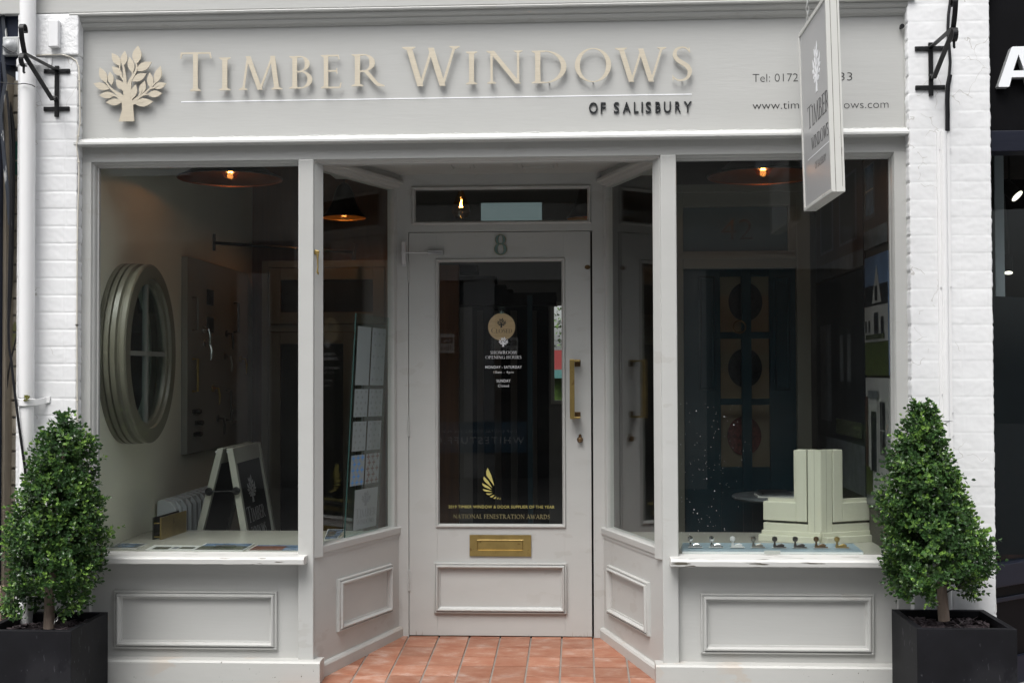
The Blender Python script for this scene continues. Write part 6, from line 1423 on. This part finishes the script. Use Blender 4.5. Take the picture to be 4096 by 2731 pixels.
# its window: splays back to the right
wx0, wy0 = nx0+.0, .10; wdv = Vector((cos(radians(38)), sin(radians(38))))
def nsp(mb, s0, s1, z0_, z1_, o0_, o1_): 
    n2 = Vector((-wdv.y, wdv.x)); P_ = [(wx0+wdv.x*s+n2.x*o2_, wy0+wdv.y*s+n2.y*o2_) for s, o2_ in ((s0, o0_), (s1, o0_), (s1, o1_), (s0, o1_))]; return mb.hexa([(a, b2_, z0_) for a, b2_ in P_], [(a, b2_, z1_) for a, b2_ in P_])
zlw = Z(3985, 2262, .1); nsp(MB(), 0, 1.6, KERB, zlw-.1, 0, .04).build('stallriser', M['black_shop'], NR)
nsp(MB(), 0, 1.6, zlw-.10, zlw, -.03, .05).build('sill', M['dark_navy'], NR, bevel=.004); nsp(MB(), 0, 1.6, KERB, KERB+.12, -.02, 0).build('plinth', M['dark_navy'], NR)
q = Z(3985, 2400, .1); nsp(MB(), 0, 1.6, q-.02, q, -.012, 0).build('panel_rail', M['dark_navy'], NR, bevel=.003)
nsp(MB(), 0, 1.6, zlw, zN2+.05, .01, .016).build('glass_pane', glass_mat('shop_glass_coated', (.8, .83, .83), .35, .0), NR)
zgr = Z(4000, 1183, .2); nsp(MB(), 0, 1.6, zlw+.0, zgr, .03, .035).build('window_film', mat('dark_blue_film', (.005, .008, .011), .5, spec=.2, var=.3, vscale=3), NR)
MB().box(nx0, nx0+3, 1.6, 1.7, KERB, 3.2).build('inner_wall', M['black_shop'], NR); MB().box(nx0, nx0+3, .06, 1.7, zN2+.12, zN2+.16).build('inner_ceiling', M['dark_room'], NR)
MB().box(nx0-.04, nx0, .09, 1.7, KERB, 3.2).build('party_wall', M['black_shop'], NR)
cp = X(3990, 900, .45); MB().box(cp-.022, cp+.022, .42, .46, KERB, zN2+.12).build('column', M['white_enamel'], NR, bevel=.004)
for (px, py, Ys, sz) in ((4068, 784, .55, .032), (4034, 1090, .8, .020)):
    p = at(px, py, Ys); SPt = thing('spotlight', 'larger lit ceiling spotlight inside the black shop' if sz > .03 else 'smaller lit spotlight low inside the black shop', 'spotlight', (p[0], Ys, p[1]))
    dv = Vector((.55, -.45, -.7)).normalized() if sz > .03 else Vector((-.1, -.3, -.95)).normalized()
    c = Vector((p[0], Ys, p[1])); MB().tube([c, c-dv*.09], sz*1.05, 20).build('housing', M['black_iron'], SPt, smooth=True); MB().tube([c-dv*.05, c-dv*.05+Vector((0, 0, .10)), Vector((c.x-.03, c.y+.02, zN2+.12))], .006, 6).build('arm', M['pewter'], SPt); MB().tube([c+dv*.0005, c+dv*.003], sz*.95, 24).build('lens', M['spot_glow'], SPt)

# ================================================================== NEIGHBOUR, LEFT
nl1 = X(72, 1300, .0)
mb = MB(); NLY = -.0; rn = random.Random(9)
zz_ = -.1; crs = .0765; bm_ = mat('grimy_beige_brick', (.30, .27, .22), .85, bump=.6, bscale=25, var=.35, vscale=7, bdist=.005); specks(bm_, (.10, .11, .02), 9, .60, .8, (1, 1, .6), 3, .48)
BS = thing('brick_wall', 'strip of dirty beige brickwork left of the downpipe', 'wall', (nl1-.05, NLY, -.1))
mb.box(nl1-.28, pxl0+.06, NLY+.006, NLY+.1, -.1, 2.62); mb.build('mortar', mat('grey_mortar', (.16, .15, .13), .9, bump=.6, bscale=60, var=.2), BS)
mb = MB()
while zz_ < 2.58:
    x_ = nl1-.28+R0.choice((0, -.1)); 
    while x_ < pxl0+.06:
        x2 = min(x_+.215, pxl0+.06); a = max(x_, nl1-.28)
        if x2-a > .02: mb.box(a+.004, x2-.004, NLY-rn.uniform(.0, .005), NLY+.05, zz_+.005, zz_+crs-.005)
        x_ += .225
    zz_ += crs
mb.build('bricks', bm_, BS, bevel=.003)
tp_ = MB(); 
for (y0_, y1_) in ((560, 640), (640, 700)):
    q = rect(22, y0_, 72, y1_, NLY-.006)
    tp_.box(q[0], q[1], NLY-.0075, NLY-.006, q[2], q[3]-.008)
tp_.build('green_paint_patch', mat('old_green_paint', (.02, .12, .09), .6, var=.4, vscale=15), BS)
NP = thing('navy_gatepost', 'navy painted timber post with flaking white paint at the far left edge', 'post', (X(8, 1300, -.08), -.08, KERB))
flk = mat('flaking_paint', (.015, .02, .03), .5, var=.3, vscale=8); specks(flk, (.62, .62, .6), 20, .55, 1, (1, 1, .35), 3, .40)
q = rect(-60, 250, 4, 2731, -.08); MB().box(q[1]+.0005, X(20, 1500, -.07), -.07, .02, KERB, q[3]-.05).build('edge_strip', mat('bare_weathered_timber', (.20, .17, .13), .8, bump=.5, bscale=30, stretch=(4, 4, .4), var=.3, vscale=6), NP); MB().box(q[0]-.3, q[1], -.10, .05, KERB, q[3]).build('post', M['navy'], NP, bevel=.003)
mb = MB(); fr6 = []
pts = [(x_, y_) for x_, y_ in ((12, 230), (22, 330), (10, 400), (4, 470), (10, 540), (18, 640), (30, 760), (40, 900))]
mb.strap([(X(x_, y_, -.105), -.105, Z(x_, y_, -.105)) for x_, y_ in pts], (0, .01, 0), .014); mb.build('flaking_edge', flk, NP)
MB().box(X(-60, 100, -.02), X(73, 100, -.02), -.02, .1, Z(30, 262, -.02), 3.4).build('navy_panel', M['navy'], NP)
mb = MB(); 
mb.strap([(X(x_, y_, -.03), -.03, Z(x_, y_, -.03)) for x_, y_ in ((5, -40), (12, 60), (20, 140), (14, 230))], (0, .012, 0), .016); mb.build('door_edge', flk, NP)
MB().box(X(-60, 2300, -.115), X(9, 2300, -.115), -.13, -.08, KERB, Z(5, 2345, -.11)).build('post_base', mat('pinkish_render', (.30, .22, .17), .8, var=.2), NP)
# security light
q = rect(8, 146, 72, 220, -.06); SLt = thing('security_light', 'white square wall light with a round dome beside the downpipe top', 'light', ((q[0]+q[1])/2, -.03, q[2]))
MB().box(q[0], q[1], -.055, -.02, q[2], q[3]).build('housing', mat('dull_white_plastic', (.42, .43, .43), .4), SLt, bevel=.004)
cc = at(40, 186, -.06); r_ = 30/F_*5.4; MB().lathe([(r_, 0), (r_*.98, -.008), (r_*.85, -.020), (r_*.6, -.030), (r_*.3, -.036), (.001, -.038)], (cc[0], -.055, cc[1]), 'y', 32).build('dome', mat('dome_plastic', (.36, .37, .38), .35), SLt, smooth=True)
# cables
def cab(label, pts, r_, Yc=-.035):
    mb = MB(); m_ = len(pts); P_ = []
    for i in range(m_-1):
        for k in range(5):
            t = k/5; p0, p1, p2, p3 = pts[max(i-1, 0)], pts[i], pts[i+1], pts[min(i+2, m_-1)]
            f = lambda a, b2_, c, d: .5*(2*b2_+(c-a)*t+(2*a-5*b2_+4*c-d)*t*t+(3*b2_-a-3*c+d)*t**3)
            xx, yy = f(p0[0], p1[0], p2[0], p3[0]), f(p0[1], p1[1], p2[1], p3[1]); a_ = at(xx, yy, Yc); P_.append((a_[0], Yc, a_[1]))
    mb.tube(P_, r_, 8); mb.org = P_[-1]; return tag(mb.build('cable', M['black_cable'], smooth=True), label, 'cable', 'black cables on the left wall')
cab('thick black cable hanging straight down the dirty brick strip', [(18, 300), (28, 370), (42, 440), (54, 560), (50, 900), (42, 1150), (28, 1350), (20, 1650), (22, 2000), (24, 2400)], .0085, -.03)
cab('black cable curving across to the foot of the downpipe', [(26, 365), (36, 470), (44, 700), (34, 1300), (46, 1450), (68, 1640), (85, 1770), (100, 1880), (104, 1960)], .0058, -.145)
cab('thin black cable looping out of the pipe side and back down', [(73, 1320), (58, 1380), (36, 1480), (24, 1600), (16, 1800), (10, 2100)], .0035, -.045)
cab('thin black tie cable wrapped round the white downpipe', [(2, 330), (40, 335), (76, 337), (96, 335), (125, 340), (141, 349)], .0022, -.149)
cab('thin dark green cable running down beside the white pipe', [(10, 185), (40, 205), (72, 216)], .0025, -.10)

# ================================================================== STREET OPPOSITE (seen only in reflections, shades the lower sky)
OP = thing('opposite_building', 'pale rendered building with dark shop windows across the street', 'building', (0, -9.2, KERB))
OY = -9.2
MB().box(-14, 14, OY-.3, OY, 2.9, 6.3).build('upper_wall', mat('opposite_render', (.26, .25, .23), .85, var=.15), OP)
MB().box(-14, 14, OY-.3, OY, KERB, 2.9).build('shop_wall', mat('opposite_shop', (.05, .055, .06), .6, var=.3), OP)
for i in range(-4, 5):
    wnd = MB().box(i*2.6-.5, i*2.6+.5, OY, OY+.05, 3.7, 5.4).build('window_frame', M['white_enamel'], OP); MB().box(i*2.6-.42, i*2.6+.42, OY+.05, OY+.06, 3.8, 5.3).build('window_pane', M['panel_dark'], wnd)
for i in range(-4, 5):
    MB().box(i*2.6-1.0, i*2.6+1.0, OY+.002, OY+.04, .25, 2.4).build('shop_window', M['panel_dark'], OP)
    MB().box(i*2.6+1.1, i*2.6+1.5, OY+.002, OY+.09, KERB, 2.5).build('shop_pilaster', M['print_white'], OP)
MB().box(-3.4, 3.2, OY, OY+.12, 2.5, 3.0).build('shop_fascia', M['print_white'], OP)
MB().box(-14, 14, OY-.31, OY+.1, 6.3, 6.5).build('parapet', M['print_grey'], OP)
# banner in the opposite window, legible only as its reflection in the door glass
Ym = 2*DD-OY; q = rect(1500, 1685, 2108, 1808, Ym)
MB().box(q[0]-.4, q[1], OY+.10, OY+.12, q[2], q[3]).build('window_banner', mat('blue_banner', (.03, .10, .17), .6), OP)
pw2 = lambda u, v, w_: (-u, OY+.121+w_, v)
V = MB(); sans(V, 'WHITESTUFF.COM', -at(2098, 1760, Ym)[0], -at(2098, 1760, Ym)[0]+1.42, at(2000, 1772, Ym)[1], .092, pw2, .0006, .01, 1.3); V.build('banner_lettering', M['white_vinyl'], OP)
V = MB(); sans(V, 'OUR DIGITAL DOORS ARE ALWAYS', -at(2070, 1722, Ym)[0], -at(2070, 1722, Ym)[0]+1.1, at(2000, 1728, Ym)[1], .036, pw2, .0006, 0, 1.2); V.build('banner_lettering', M['white_vinyl'], OP)

# two printed notices across the street, seen mirrored in the door glass
for (a, b_, y0_, y1_, tx) in ((1745, 1820, 1336, 1412, 'Moving'), (1966, 2074, 1350, 1412, 'Caring')):
    q = rect(a, y0_, b_, y1_, Ym); MB().box(q[0], q[1], OY+.10, OY+.12, q[2], q[3]).build('notice', M['paper'], OP)
    V = MB(); w_n = q[1]-q[0]; sans(V, tx, -q[1]+.04, -q[0]-.04, q[2]+(q[3]-q[2])*.14, (q[3]-q[2])*.26, pw2, .0006, 0); V.build('notice_lettering', M['black_vinyl'], OP)
    MB().box(q[0]+w_n*.30, q[1]-.02, OY+.1202, OY+.1215, q[2]+(q[3]-q[2])*.50, q[3]-(q[3]-q[2])*.18).build('notice_bar', M['black_vinyl'], OP)
    V = MB(); sans(V, 'Keep', -q[1]+.05, -q[0]-w_n*.42, q[2]+(q[3]-q[2])*.58, (q[3]-q[2])*.16, lambda u, v, w_: (-u, OY+.122+w_, v), .0006, 0); V.build('notice_lettering', M['white_vinyl'], OP)
